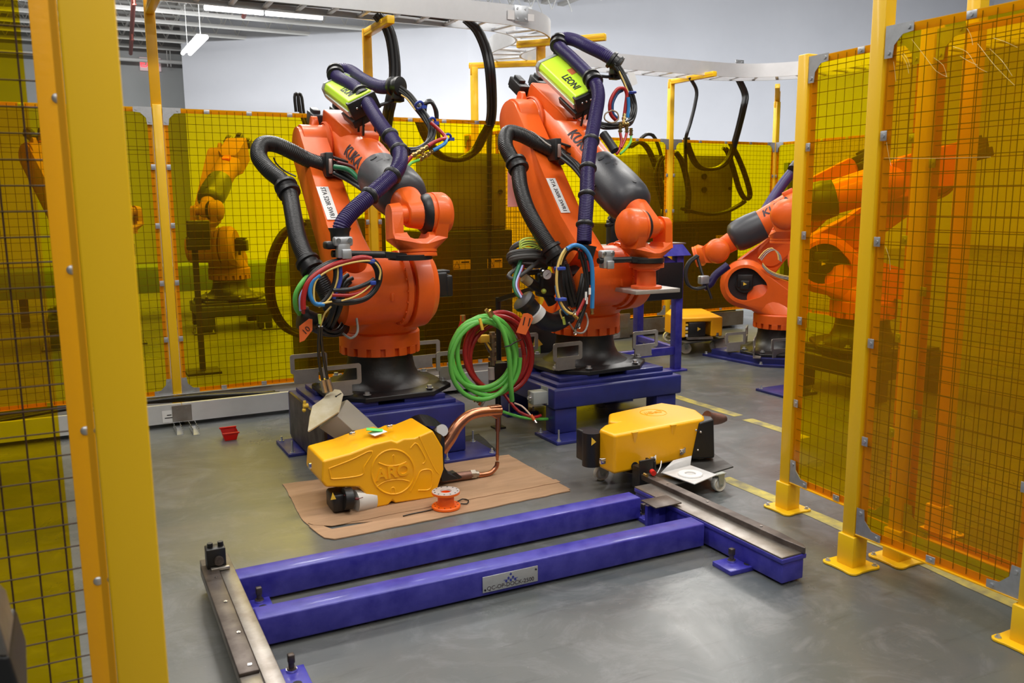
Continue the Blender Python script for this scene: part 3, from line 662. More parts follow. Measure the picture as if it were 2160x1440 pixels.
    mb=MB(); q=A3+X*-.19+Vector((0,.03,.13)); mb.hull(disc(q+Vector((-.02,0,.05)),X,.03,14)+disc(q+Vector((.02,0,.05)),X,.03,14)+[q+Vector((sx*.03,sy*.05,-.02)) for sx in (1,-1) for sy in (1,-1)]); O('lifting_lug',mb,ORANGE,bev=.004)
    mb=MB(); mb.cyl(A3+X*-.14,A3+X*.0,.125,seg=36); mb.box(A3+X*-.12+ln*.06,(.06,.12,.14),bev=.01); O('elbow_boss',mb,ORANGE,bev=.006)
    # forearm
    mb=MB(); bx=[]
    for s,k in ((-.20,.8),(-.17,1),(.26,1)):
        for x in (-.11,.15):
            for nn in (-.09,.225): bx.append(F(s,nn*k if nn>0 else nn,x*k))
    bx+= [F(.33,.19,-.06),F(.33,.19,.10),F(.36,-.08,.1),F(.36,-.08,-.09)]
    mb.hull(bx)
    mb.hull([F(.08,-.09,-.11),F(.08,-.09,.14),F(.08,.14,-.11),F(.08,.14,.14)]+disc(F(.50,.055),u,.142,32)+disc(F(.52,.055),u,.142,32))
    mb.hull(disc(F(.50,.055),u,.142,36)+disc(F(.84,.035),u,.132,36)); O('forearm_casting',mb,ORANGE,bev=.012)
    mb=MB(); mb.box((0,0,0),(.10,.09,.045),Matrix.Identity(4),.006); 
    M=frameM(F(.44,.195,.03),u,X); mb.xform(M); O('forearm_pad',mb,ORANGE2)
    mb=MB(); q=F(.62,.17,.04); mb.hull([q+u*.05,q-u*.05+X*.03,q-u*.05-X*.03,q+n*.02-u*.03]); O('cast_wedge',mb,ORANGE)
    for k,(x,nn,ln_) in enumerate(((-.125,.13,.17),(.025,.17,.14),(.125,.10,.13))):
        mb=MB(); M=frameM(F(-.20-ln_/2,nn,x),u,X); q=MB(); q.box((0,0,0),(ln_,.085,.085),bev=.008); q.box((-.02,0,.05),(ln_*.6,.05,.03),bev=.004); q.box((-ln_/2-.01,0,0),(.03,.07,.07),bev=.006); q.xform(M); O('axis_motor',q,BLK if k!=0 or azd==3 else GREYC)
    ce=L-.175
    mb=MB(); mb.lathe([(.128,.775),(.146,.78),(.150,.82),(.157,.78+(ce-.78)*.35),(.158,.78+(ce-.78)*.6),(.152,.78+(ce-.78)*.82),(.138,.78+(ce-.78)*.94),(.115,ce),(.08,ce+.018),(.0,ce+.022)],F(0,.034,0),u,48,cap=False)
    cuts=[]
    O('wrist_motor_cover',mb,GREYC)
    # slots of the cover (recessed openings)
    for s,ang,a,b in ((.86,.55,.012,.022),(.93,.45,.009,.02),(.97,.25,.010,.018),(1.04,1.2,.012,.007),(ce-.09,.1,.028,.015),(ce-.10,1.35,.012,.016)):
        rad=n*math.cos(ang)-X*math.sin(ang)*( 1 if ang>0 else -1); rad.normalize(); rr=.1555 if s<1.1 else .150
        q=F(s,.034,0)+rad*(rr-.004); q2=MB(); q2.cyl((0,0,0),(0,0,.0055),1,seg=16); tn=u.cross(rad); M=Matrix((u*a,tn*b,rad)).transposed().to_4x4(); M.translation=q; q2.xform(M); O('cover_slot',q2,INK)
    # wrist neck
    mb=MB(); mb.hull(disc(F(L-.21,.02),u,.10,28)+disc(W+X*.035*sd,X,.085,24)+disc(W-X*.055*sd,X,.07,24)); O('wrist_neck',mb,ORANGE,bev=.008)
    mb=MB(); mb.lathe([(.078,-.012),(.092,-.004),(.108,.012),(.115,.036)],W+X*sd*.03,X*sd,36); O('wrist_boot',mb,BLK)
    mb=MB(); mb.lathe([(.108,.062),(.117,.066),(.117,.082),(.112,.084),(.112,.088),(.1205,.092),(.1205,.150),(.115,.165),(.098,.187),(.062,.203),(.0,.211)],W,X*sd,44)
    O('wrist_drum',mb,ORANGE,bev=.002)
    for k in range(7):
        for a0 in (1.0,-1.9):
            a=a0+k*.12; d=n*math.cos(a)-u*math.sin(a); q=W+X*sd*.14+d*.1185; m2=MB(); m2.cyl(q,q+d*.0012,.004,seg=8)
            if k%2==0 or True: O('drum_screw',m2,INK)
    mb=MB(); mb.cyl(W-X*sd*.04,W-X*sd*.11,.05,seg=24); O('wrist_pivot',mb,ORANGE)
    fu=-u if False else (t.cross(X)).normalized()
    fu=t.cross(X).normalized()
    Q=lambda x,f,h: W+X*sd*x+fu*f+t*h
    mb=MB()
    mb.hull(disc(W+X*sd*.092,X,.119,32)+disc(W+X*sd*.15,X,.119,32)+[Q(x,f,.135) for x in (.075,.150) for f in (-.075,.075)])
    mb.hull(disc(W-X*sd*.158,X,.058,24)+disc(W-X*sd*.098,X,.066,24)+[Q(x,f,h) for x in (-.162,-.10) for f,h in ((-.062,.13),(.062,.13))])
    mb.hull([Q(x,f,.10) for x in (-.160,.150) for f in (-.06,.06)]+[Q(x,f,.135) for x in (-.155,.150) for f in (-.075,.075)]+disc(W+t*.165,t,.110,32)+disc(W+t*.192,t,.104,32))
    cu=MB(); cu.bar(Q(-.018,-.2,.055),Q(-.018,.2,.055),.165,.125,up=X,bev=.03); mb=cutmesh(mb,cu)
    O('wrist_fork',mb,ORANGE,bev=.008)
    m2=MB(); m2.lathe([(.032,0),(.032,.003),(.024,.003),(.022,-.002),(.0,-.002)],W-X*sd*.156,-X*sd,24); O('fork_cap',m2,ORANGE2)
    mb=MB(); mb.cyl(W+t*.19,W+t*.207,.104,seg=40); mb.cyl(W+t*.207,W+t*.213,.099,seg=40); mb.cyl(W+t*.213,W+t*.232,.104,seg=40); O('tool_flange',mb,ORANGE,bev=.002)
    # lettering on the cone
    if text:
        a,s,h=text
        rad=(n*math.cos(a)-X*math.sin(a)).normalized(); tn=rad.cross(u)  # up of text
        mb=text_mb('KUKA',h,Matrix.Identity(4),.0006,bold=h*.03,shear=.15); sg=1 if a>0 else -1
        bmesh.ops.triangulate(mb.bm,faces=mb.bm.faces[:])
        for _ in range(2): bmesh.ops.subdivide_edges(mb.bm,edges=[e for e in mb.bm.edges if e.calc_length()>.012],cuts=1)
        for v in mb.bm.verts:
            x,y,z=v.co; ss=s+x*sg; rr=.142-(ss-.50)*.0294+.0018+z; an=a-y/.138*sg
            v.co=F(ss,.055-(ss-.5)*.059,0)+(n*math.cos(an)-X*math.sin(an))*rr
        O('lettering',mb,KBLUE,smooth=0)
    return r,F,A2,A3,W,u,n,X,t,lv,ln
def fw_pocket(r,c,label=None,w_=.235,h=.125,m=LUG,leg=.065,ang=0):
    # flat steel handle plate with a window, local coordinates
    M=Matrix.Translation(c)@Matrix.Rotation(ang,4,'Z'); mb=MB(); f=.026
    def rr(a,b,rad,k=4):
        P=[]
        for sx,sy,st in ((1,1,0),(-1,1,1),(-1,-1,2),(1,-1,3)):
            for i in range(k+1):
                an=PI/2*(st+i/k); P.append(Vector((sx*(a-rad)+rad*math.cos(an),0,sy*(b-rad)+rad*math.sin(an))))
        return P
    Oo=rr(w_/2,h/2,.016); I=rr(w_/2-f,h/2-f,.006); b=bmesh.new()
    vo=[[b.verts.new(p+Vector((0,y,0))) for p in Oo] for y in (-.005,.005)]; vi=[[b.verts.new(p+Vector((0,y,0))) for p in I] for y in (-.005,.005)]
    nN=len(Oo)
    for i in range(nN):
        j=(i+1)%nN
        b.faces.new((vo[0][i],vo[0][j],vi[0][j],vi[0][i])); b.faces.new((vo[1][j],vo[1][i],vi[1][i],vi[1][j]))
        b.faces.new((vo[0][j],vo[0][i],vo[1][i],vo[1][j])); b.faces.new((vi[0][i],vi[0][j],vi[1][j],vi[1][i]))
    bmesh.ops.recalc_face_normals(b,faces=b.faces); mb.add(b)
    mb.box((-.02,0,-h/2-leg/2+.010),(w_*.66,.0104,leg+.012)); mb.box((-.01,.03,-h/2-leg+.006),(w_*.62,.07,.01))
    mb.xform(M); obj('lifting_handle',mb,m,r,local=True,smooth=0)
R1=robot((1.70,5.15,.375),0,(.63,1.54),(-.70,1.11),1,(-.10,-1),'left big orange robot with cable loops hanging from its wrist clamp',text=(1.15,.60,.10))
R2=robot((3.27,5.2,.375),3,(.53,1.77),(-.69,1.01),-1,(0,-1),'middle orange robot holding a flat steel plate on its wrist',text=(.75,.60,.098))
q=Gz(1642,742,.06)
R3=robot((q.x,q.y,.07),-131,(.50,1.58),(-.62,.99),1,(-.96,-.30),'far orange robot on the right, bent down to the left, black shoulder motor facing out',text=(-.95,.60,.105))
R4=robot((5.62,4.75,.375),-128,(.50,1.34),(-.64,1.06),1,(0,-1),'orange robot seen only through the amber film of the right fence')
R5=robot((1.75,11.2,.375),-25,(.55,1.75),(-.8,1.1),1,(0,-1),'robot in dimmed colour behind the amber film left of the left robot',paint=mat('dimmed_orange_paint',(.30,.12,.03),.7))  # orange darkened in the colour to paint in the dimness behind the film
R6=robot((.15,10.8,.375),30,(.5,1.72),(-.8,1.1),-1,(0,-1),'robot in dimmed colour behind the amber film next to the bent post',paint=MATS['dimmed_orange_paint'])
for rr_ in (R1,R2):
    for c,a in (((-.33,-.27,.165),0),((-.42,.16,.175),0),((.44,-.15,.165),0),((.40,.26,.175),0)): fw_pocket(rr_[0],c,ang=a)
for c,a in (((-.34,-.30,.13),-.1),((.42,-.25,.13),-.1),((.36,.0,.12),2.2),((.18,-.42,.14),2.2)): fw_pocket(R3[0],c,ang=a)
# paint marks, labels on link arms
def link_label(R,txt,s,rad=.18):
    r,F,A2,A3,W,u,n,X,t,lv,ln=R
    fn=ln; # front face plane between the hull discs
    p0=A2+lv*.36+fn*.14; p1=A3+fn*.135; d=(p0-p1).normalized(); nrm=d.cross(X).normalized()
    c=p1.lerp(p0,s)+X*-.298+nrm*.0035
    mb=MB(); mb.box((0,0,0),(.30,.075,.002)); M=frameM(c,d,X); mb.xform(M); obj('name_label',mb,WHITE,r,local=True,smooth=0)
    obj('label_text',text_mb(txt,.041,frameM(c+nrm*.0015,d,X),.0004,bold=.0006),INK,r,local=True,smooth=0)
link_label(R1,'STA 520R SWR1',.75); link_label(R2,'STA 300R SWR1',.79)
# ---------------------------------------------------------------- dress packs
def dress(R,rings,upper,lower,col_rings,name):
    pass
def sleeve_box(R,gap=True):
    r,F,A2,A3,W,u,n,X,t,lv,ln=R
    O=lambda nm,mb,m,**k: obj(nm,mb,m,r,local=True,**k)
    c=F(.16,.40,-.03); M=frameM(c,u,X)@Matrix.Rotation(.5,4,'X')
    mb=MB(); mb.hull([Vector(p) for p in ((-.27,-.10,-.045),(.27,-.10,-.045),(-.27,.10,-.045),(.27,.10,-.045),(-.27,-.10,.015),(.27,-.10,.015),(-.27,.10,.015),(.27,.10,.015),(-.27,-.075,.045),(.27,-.075,.045),(-.27,.075,.045),(.27,.075,.045))]); mb.xform(M); O('return_unit_housing',mb,NEON,bev=.008)
    mb=MB(); mb.hull([Vector(p) for p in ((-.31,-.108,-.05),(-.26,-.108,-.05),(-.31,.108,-.05),(-.26,.108,-.05),(-.30,-.108,.018),(-.26,-.108,.018),(-.30,.108,.018),(-.26,.108,.018),(-.30,-.08,.046),(-.26,-.08,.052),(-.30,.08,.046),(-.26,.08,.052))]); mb.xform(M); O('end_cap',mb,GREYBOX,bev=.006)
    mb=MB(); mb.box((.0,-.103,-.03),(.54,.012,.035)); mb.xform(M); O('side_rail',mb,ALU)
    mb=MB(); mb.box((.0,0,-.062),(.58,.19,.02),bev=.003); mb.box((.16,-.03,-.10),(.25,.16,.05),bev=.004); mb.box((.27,0,-.02),(.05,.19,.11),bev=.004); mb.xform(M); O('mounting_bracket',mb,BLK)
    mb=MB()
    for x in (-.05,.06):
        for s in (.36,.46): mb.bar(F(s,.20,x+.03),F(s-.02,.31,x+.03),.012,.012,up=X)
    mb.box((0,0,0),(.01,.01,.01),Matrix.Translation(F(.4,.25,0))); O('bracket_legs',mb,BLK)
    for k in range(4):
        mb=MB(); mb.sphere((M@Vector((.297,-.05+.033*k,-.01))),.008); O('bracket_bolt',mb,CHR)
    # emblem and lettering
    mb=MB(); mb.box((-.01,.045,.046),(.075,.045,.0015)); mb.box((-.01,.045,.0475),(.05,.012,.001)); mb.xform(M); O('red_emblem',mb,mat('faded_red_print',(.62,.16,.04),.6),smooth=0)
    T=M@Matrix.Translation((.10,-.025,.0465)); O('unit_lettering',text_mb('LEONI',.072,T,.0006,bold=.002),INK,smooth=0)
sleeve_box(R1); sleeve_box(R2)
def hose_ring(r,p,ax,R_=.048,th=.022,m=BLK):
    mb=MB(); ax=Vector(ax).normalized(); p=Vector(p); mb.lathe([(R_*.8,-th),(R_*1.0,-th*.8),(R_*1.22,-th*.2),(R_*1.22,th*.2),(R_*1.0,th*.8),(R_*.8,th)],p,ax,28); obj('hose_ring',mb,m,r)
def big_clamp(r,p,ax,R_=.055):
    mb=MB(); p=Vector(p); ax=Vector(ax).normalized()
    mb.lathe([(R_*.85,-.045),(R_*1.35,-.04),(R_*1.4,-.02),(R_*1.15,-.015),(R_*1.15,.015),(R_*1.4,.02),(R_*1.35,.04),(R_*.85,.045)],p,ax,32)
    d=Vector((0,0,-1)); mb.box(p+Vector((0,0,-R_*1.3)),(.06,.06,.05),bev=.004); obj('hose_clamp',mb,BLK,r)
def path_px(pts): return [PY(*p) for p in pts]
def corr(r,name,pts,R_,m,rib=.09,pitch=.011,rings=(),clamps=(),seg=16):
    P=path_px(pts); mb=MB(); mb.tube(P,R_,seg,rib=rib,pitch=pitch); obj(name,mb,m,r)
    C=catmull(P,.01)
    def near(px,py):
        best=min(range(1,len(C)-1),key=lambda i:(pj(C[i])[0]-px)**2+(pj(C[i])[1]-py)**2); return C[best],(C[best+1]-C[best-1])
    for a in rings: hose_ring(r,*near(*a),R_=R_)
    for a in clamps: big_clamp(r,*near(*a),R_=R_)
def pj(P):
    v=P-CAM; d=v.dot(fw); return (1080+FPX*v.dot(RT)/d,720-FPX*v.dot(UP)/d)
r1=R1[0]; r2=R2[0]
corr(r1,'purple_hose',[(838,182,5.36),(800,183,5.50),(765,168,5.66),(738,150,5.80),(712,148,5.84),(712,163,5.74),(745,182,5.45),(767,205,5.30),(800,258,5.02),(826,292,4.86),(842,318,4.74),(843,345,4.62),(828,370,4.55),(780,413,4.44),(742,447,4.40),(722,472,4.38),(716,496,4.38)],.044,PURP,rings=[(830,282),(843,318),(826,368),(781,413)],clamps=[(712,155),(766,203),(838,182)])
corr(r2,'purple_hose',[(1300,133,5.20),(1275,115,5.25),(1240,98,5.38),(1210,84,5.52),(1185,82,5.60),(1180,98,5.55),(1208,125,5.38),(1250,168,5.12),(1262,200,5.00),(1256,245,4.88),(1247,295,4.74),(1240,355,4.60),(1238,412,4.50),(1234,470,4.42),(1232,512,4.38)],.046,PURP,rings=[(1247,297),(1241,356),(1238,412),(1234,473)],clamps=[(1184,92),(1250,168),(1298,132)])
# struts holding the side rings
for r,a,b_ in ((r1,(838,185,5.40),(800,222,5.35)),(r2,(1298,140,5.24),(1262,160,5.22))):
    mb=MB(); p=PY(*a)+Vector((0,0,-.06)); q=PY(*b_); mb.tube([p,p.lerp(q,.35)+Vector((0,0,-.01)),q],.011,8); mb.box(p,(.07,.07,.06),bev=.005); obj('ring_strut',mb,BLK,r)
# black dress hose down the link arm
corr(r1,'black_hose',[(722,360,5.30),(690,350,5.40),(652,338,5.45),(612,318,5.45),(578,304,5.45),(552,306,5.42),(546,330,5.36),(566,358,5.28),(594,382,5.22),(610,408,5.15),(618,450,5.02),(628,500,4.88),(648,550,4.74),(668,580,4.68),(690,620,4.66),(700,650,4.66)],.050,CBL,rib=.045,clamps=[(607,398),(662,556)])
corr(r2,'black_hose',[(1190,335,5.20),(1168,318,5.28),(1130,300,5.34),(1098,284,5.36),(1072,280,5.36),(1066,305,5.30),(1078,332,5.24),(1092,352,5.18),(1098,395,5.08),(1112,440,4.98),(1136,485,4.88),(1162,525,4.80),(1180,555,4.76),(1196,600,4.72),(1204,640,4.74)],.052,CBL,rib=.045,clamps=[(1092,350),(1168,530)])
for r,p,q in ((r1,(690,348,5.36),(740,350,5.24)),(r2,(1168,316,5.26),(1210,318,5.2))):
    mb=MB(); c=PY(*p); e=PY(*q); mb.box(c,(.05,.13,.15),bev=.006); mb.bar(c+Vector((0,0,.06)),e+Vector((0,0,.02)),.05,.014,bev=.002); mb.bar(c+Vector((.02,-.04,-.0)),e+Vector((0,-.02,-.04)),.03,.012,bev=.002); obj('hose_bracket',mb,BLK,r)
    for dx,dz in ((0,.02),(.0,-.03)):
        mb=MB(); bolt(mb,e+Vector((dx,-.02,dz)),(0,-1,.3),r=.011,h=.012); obj('bracket_bolt',mb,ZINC,r)
    mb=MB(); mb.box(c+Vector((-.0,-.075,-.01)),(.022,.02,.09),bev=.004); obj('latch',mb,mat('rosy_steel',(.55,.40,.36),.35,metal=.7),r)
def strand(r,pts,R_,m,name='cable',closed=False,seg=8):
    mb=MB(); mb.tube(path_px(pts),R_,seg,closed=closed,res=.012); return obj(name,mb,m,r)
def bundle(r,pts,R_,m,n,spread,name='cable'):
    P=path_px(pts)
    for k in range(n):
        a=2*PI*k/n+.4; o=(RT*math.cos(a)+UP*math.sin(a))*spread; mb=MB(); mb.tube([p+o*(1+.25*math.sin(i*1.7+k)) for i,p in enumerate(P)],R_,8,res=.015); obj(name,mb,m,r)
# under elbow: cables entering the cover
bundle(r1,[(712,362,5.20),(740,378,5.12),(770,398,5.0),(790,412,4.92)],.014,CBL,4,.02)
strand(r1,[(705,352,5.18),(735,358,5.12),(758,378,5.05),(785,402,4.95)],.016,GRND)
strand(r1,[(712,342,5.18),(745,352,5.12),(765,372,5.04)],.010,MAROON)
bundle(r2,[(1190,330,5.12),(1215,352,5.0),(1235,378,4.9),(1250,395,4.85)],.014,CBL,4,.018)
strand(r1,[(577,332,5.5),(583,345,5.5),(600,360,5.5),(624,372,5.45)],.005,GREYH)
strand(r2,[(1108,275,5.4),(1125,280,5.35),(1150,300,5.25),(1162,308,5.2)],.006,LUG)
# cables leaving the side ring
bundle(r1,[(838,186,5.34),(858,200,5.3),(880,225,5.25),(902,252,5.2),(911,275,5.15),(905,300,5.1),(885,315,5.05),(860,320,5.0)],.011,CBL,6,.016)
strand(r1,[(846,200,5.26),(860,210,5.24),(876,232,5.2)],.0045,YELH)
strand(r1,[(880,225,5.28),(898,218,5.3),(910,216,5.3),(920,232,5.3),(922,246,5.3)],.012,CBL)
strand(r1,[(908,258,5.12),(925,273,5.1),(940,290,5.05),(930,294,5.0),(912,302,5.0),(903,308,4.98)],.012,REDC)
strand(r1,[(942,292,5.04),(938,303,5.0),(920,314,4.98),(914,317,4.98)],.012,BLUH)
for (x,y) in ((884,222),(910,256),(943,290)):
    mb=MB(); p=PY(x,y,5.2); mb.ring(p,PY(x+8,y+12,5.15)-p,.026,.008,16,6); mb.box(p+Vector((.03,-.01,-.01)),(.03,.012,.02)); obj('cable_tie',mb,BLUT,r1)
def fitting(r,a,b_,R_=.013):
    mb=MB(); p=PY(*a);q=PY(*b_); mb.cyl(p,q,R_*.8,seg=10)
    for t in (.1,.35,.6,.85): mb.cyl(p.lerp(q,t-.07),p.lerp(q,t+.07),R_*(1.25 if t in(.35,.85) else 1.0),seg=6)
    obj('brass_coupling',mb,BRASS,r)
fitting(r1,(902,309,4.97),(868,330,4.95)); fitting(r1,(912,319,4.97),(884,337,4.95)); fitting(r1,(888,322,4.96),(902,330,4.96),.010)
strand(r1,[(868,330,4.95),(858,342,4.94),(850,352,4.92)],.012,REDC); strand(r1,[(884,337,4.95),(866,345,4.92),(856,362,4.9)],.009,GRNH)
bundle(r2,[(1300,137,5.16),(1312,158,5.14),(1328,190,5.1),(1338,225,5.08),(1332,252,5.05),(1318,262,5.0),(1280,265,4.98),(1262,262,5.0)],.010,CBL,6,.015)
strand(r2,[(1306,150,5.10),(1316,172,5.08),(1326,196,5.05)],.005,YELH)
strand(r2,[(1300,255,5.0),(1288,240,5.0),(1287,215,5.0),(1300,190,5.0),(1315,186,5.0),(1322,198,5.0),(1320,220,5.0),(1317,242,5.0)],.012,REDC)
strand(r2,[(1303,250,5.02),(1293,240,5.02),(1292,218,5.02),(1302,197,5.02),(1313,190,5.02)],.012,mat('dull_blue_hose',(.02,.07,.20),.4)); strand(r2,[(1325,205,4.98),(1326,225,4.98),(1324,248,4.98)],.012,BLUH)
strand(r2,[(1290,233,4.96),(1277,240,4.96),(1276,252,4.96),(1290,259,4.96),(1304,252,4.96),(1302,238,4.96),(1290,232,4.96)],.005,mat('tan_wire',(.30,.22,.13),.5))
for a,b_ in (((1317,240,4.97),(1315,268,4.95)),((1309,258,4.94),(1308,280,4.94)),((1322,266,4.94),(1322,280,4.94)),((1331,270,4.94),(1331,286,4.94)),((1308,262,4.94),(1326,262,4.94))): fitting(r2,a,b_)
strand(r2,[(1308,280,4.94),(1311,300,4.92),(1305,318,4.9),(1300,325,4.9)],.010,REDC); strand(r2,[(1322,280,4.94),(1318,295,4.92),(1310,312,4.9)],.010,REDC)
strand(r2,[(1331,286,4.94),(1330,300,4.92),(1318,316,4.9),(1308,325,4.9)],.008,GRNH)
mb=MB(); p=PY(1332,195,5.06); mb.ring(p,(0,0,1),.03,.007,16,6); obj('cable_tie',mb,BLUT,r2)
mb=MB(); c=PY(1333,166,5.05); mb.prism([PY(1324,152,5.05),PY(1338,152,5.05),PY(1345,176,5.05),PY(1333,182,5.05)],(0,.002,0),(0,0,0)); obj('cable_tag',mb,WHITE,r2)
strand(r2,[(1272,282,4.95),(1285,300,4.9),(1297,318,4.85)],.030,BLK,'shock_hose')
# wrist bars and zinc clamps
for r,fl,bar,cl,Yw in ((r1,(868,541),(700,537),(723,527),4.42),(r2,(1365,548),(1262,550),(1278,551),4.47)):
    mb=MB(); c=PY(fl[0],fl[1],Yw); e=PY(bar[0],bar[1] if r is r2 else bar[1]-2,Yw-.04); m_=PY((fl[0]*.66+bar[0]*.34),(fl[1]+bar[1])/2-2,Yw-.02)
    mb.cyl(c+Vector((0,.02,-.016)),c+Vector((0,.02,.014)),.122,seg=40); mb.hull([c+Vector((0,-.05,z)) for z in (-.016,.014)]+[c+Vector((0,.08,z)) for z in (-.016,.014)]+[m_+Vector((0,y,z)) for y in (-.02,.02) for z in (-.018,.018)]); mb.cyl(m_,e,.019,seg=16); obj('clamp_bar',mb,BLK,r,bev=.002)
    k=PY(cl[0],cl[1],Yw-.03-(.05 if r is r1 else 0)); mb=MB(); mb.box(k,(.07,.06,.085),bev=.01); mb.box(k+Vector((0,-.005,.045)),(.10,.05,.05),bev=.012); mb.box(k+Vector((.01,-.035,-.02)),(.05,.02,.05),bev=.005); obj('zinc_clamp',mb,ZINC,r,bev=.002)
    for dx in (-.03,.03):
        m2=MB(); bolt(m2,k+Vector((dx,-.032,.05)),(0,-1,0),r=.008,h=.006); obj('clamp_bolt',m2,CHR,r)
# collar at hose end above clamp
mb=MB(); p=PY(717,494,4.38); mb.lathe([(.048,-.035),(.050,.01),(.058,.026),(.060,.034)],p,(0,0,1),28); mb.box(p+Vector((-.035,0,-.055)),(.10,.08,.04),bev=.012); obj('hose_end_collar',mb,BLK,r1)
mb=MB(); p=PY(1238,528,4.36); mb.lathe([(.045,-.06),(.05,.0),(.055,.03)],p,(.2,0,1),28); obj('hose_end_collar',mb,BLK,r2)
# cable loops of the left robot
Yc=4.34
loopA=[(672,700),(650,632),(648,602),(668,572),(705,553),(750,547),(784,550),(800,572),(798,602),(778,626),(745,636),(705,636),(690,625)]
for k,(dx,dy,R_,m) in enumerate(((0,0,.011,CBL),(3,3,.011,CBL),(6,1,.010,CBL),(-3,-3,.008,CBL))):
    strand(r1,[(x+dx*(1 if x<720 else -1),y+dy,Yc+.006*k) for x,y in loopA[1:]],R_,m)
strand(r1,[(645,655),(641,640),(642,605),(655,585),(690,562),(730,549),(760,543),(782,545)] and [(x,y,Yc-.03) for x,y in ((640,652),(640,628),(648,600),(668,578),(700,560),(735,549),(765,543),(783,546))],.014,REDC)
strand(r1,[(x,y,Yc-.04) for x,y in ((700,636),(668,640),(662,615),(668,590),(690,572),(722,559),(760,551),(788,552),(802,570),(800,590))],.0052,YELH)
strand(r1,[(x,y,Yc-.035) for x,y in ((684,642),(665,640),(654,620),(658,595),(675,580))],.012,BLUH)
strand(r1,[(x,y,Yc-.03) for x,y in ((786,598),(765,616),(742,628),(720,634))],.0045,YELH)
strand(r1,[(x,y,Yc-.02) for x,y in ((712,560),(712,585),(702,618),(690,635),(672,648))],.0052,YELH)
strand(r1,[(x,y,Yc-.015) for x,y in ((718,560),(718,590),(710,615),(704,630))],.010,BLUT)
strand(r1,[(x,y,Yc-.015) for x,y in ((706,560),(706,588),(696,618),(676,640),(660,636))],.010,CBL)
strand(r1,[(x,y,Yc-.02) for x,y in ((702,612),(740,610),(775,598),(790,588))],.012,CBL)
strand(r1,[(x,y,Yc-.02) for x,y in ((700,622),(740,622),(770,612),(790,598))],.010,REDC)
for x,y in ((783,551),(785,596)):
    mb=MB(); p=PY(x,y,Yc-.02); mb.box(p,(.03,.05,.022),bev=.004); obj('cable_tie',mb,BLUT,r1)
strand(r1,[(660,575,4.7),(640,592,4.65),(624,620,4.65),(624,648,4.68),(632,662,4.72)],.013,GRNH); strand(r1,[(665,580,4.66),(648,600,4.6),(634,625,4.6),(634,655,4.62)],.008,mat('pale_blue_hose',(.35,.40,.70),.4)); strand(r1,[(672,575,4.64),(655,600,4.58),(640,630,4.55),(640,660,4.6)],.010,REDC)
# ends hanging down to the pedestal
strand(r1,[(699,646,4.36),(686,660,4.36),(680,675,4.37),(676,688,4.38)],.0045,YELH)
strand(r1,[(674,688,4.38),(672,720,4.42),(673,760,4.48),(680,800,4.55)],.008,CBL); strand(r1,[(678,688,4.38),(678,720,4.42),(684,760,4.48),(691,800,4.55)],.008,CBL)
for a,b_ in (((680,800,4.55),(686,826,4.56)),((691,798,4.55),(698,824,4.56))):
    mb=MB(); p=PY(*a);q=PY(*b_); mb.cyl(p,q,.016,seg=14); mb.cyl(p,p.lerp(q,.2),.013,seg=14); obj('metal_plug',mb,mat('nickel_plug',(.42,.37,.30),.35,metal=.8),r1)
mb=MB(); p=PY(675,683,4.37); mb.cyl(p,p+Vector((0,0,.05)),.007,.011,seg=12); obj('yellow_plug',mb,YELG,r1)
# lower elbows
mb=MB(); mb.tube(path_px([(636,668,4.75),(660,678,4.75),(690,690,4.82),(720,690,4.95)]),.055,16); mb.lathe([(.05,-.02),(.068,-.015),(.068,.015),(.05,.02)],PY(638,669,4.75),(1,0,-.3),24); obj('black_elbow',mb,BLK,r1)
bundle(r1,[(690,690,4.7),(700,675,4.62),(712,640,4.58),(722,600,4.58),(735,590,4.6)],.012,CBL,5,.022)
bundle(r1,[(672,690,4.66),(690,702,4.66),(712,700,4.7),(728,680,4.75)],.009,CBL,4,.016)
strand(r1,[(722,702,4.75),(740,713,4.66),(754,700,4.64),(752,670,4.66),(748,652,4.7)],.007,GREYBOX,'grey_conduit')
mb=MB(); mb.tube(path_px([(1106,636,4.70),(1122,654,4.72),(1140,672,4.76),(1168,680,4.80),(1198,664,4.84)]),.062,18); mb.lathe([(.055,-.02),(.075,-.015),(.075,.012),(.055,.02)],PY(1106,636,4.70),(1,0,-1),24); obj('black_elbow',mb,BLK,r2)
mb=MB(); p=PY(1129,661,4.70); mb.cyl(p+Vector((-.012,0,.012)),p+Vector((.02,0,-.02)),.064,seg=24); obj('white_sleeve_label',mb,WHITE,r2)
strand(r2,[(1100,545,4.9),(1085,590,4.85),(1088,615,4.8),(1100,630,4.75)],.013,GRND); strand(r2,[(1104,560,4.9),(1092,600,4.82),(1104,628,4.74)],.009,REDC); strand(r2,[(1102,560,4.88),(1089,600,4.8),(1101,630,4.73)],.007,mat('pale_blue_hose',(.35,.40,.70),.4))
bundle(r2,[(1205,640,4.6),(1195,600,4.6),(1190,560,4.62)],.014,CBL,4,.022)
bundle(r2,[(1218,650,4.6),(1228,610,4.58),(1232,580,4.6)],.012,CBL,3,.016)
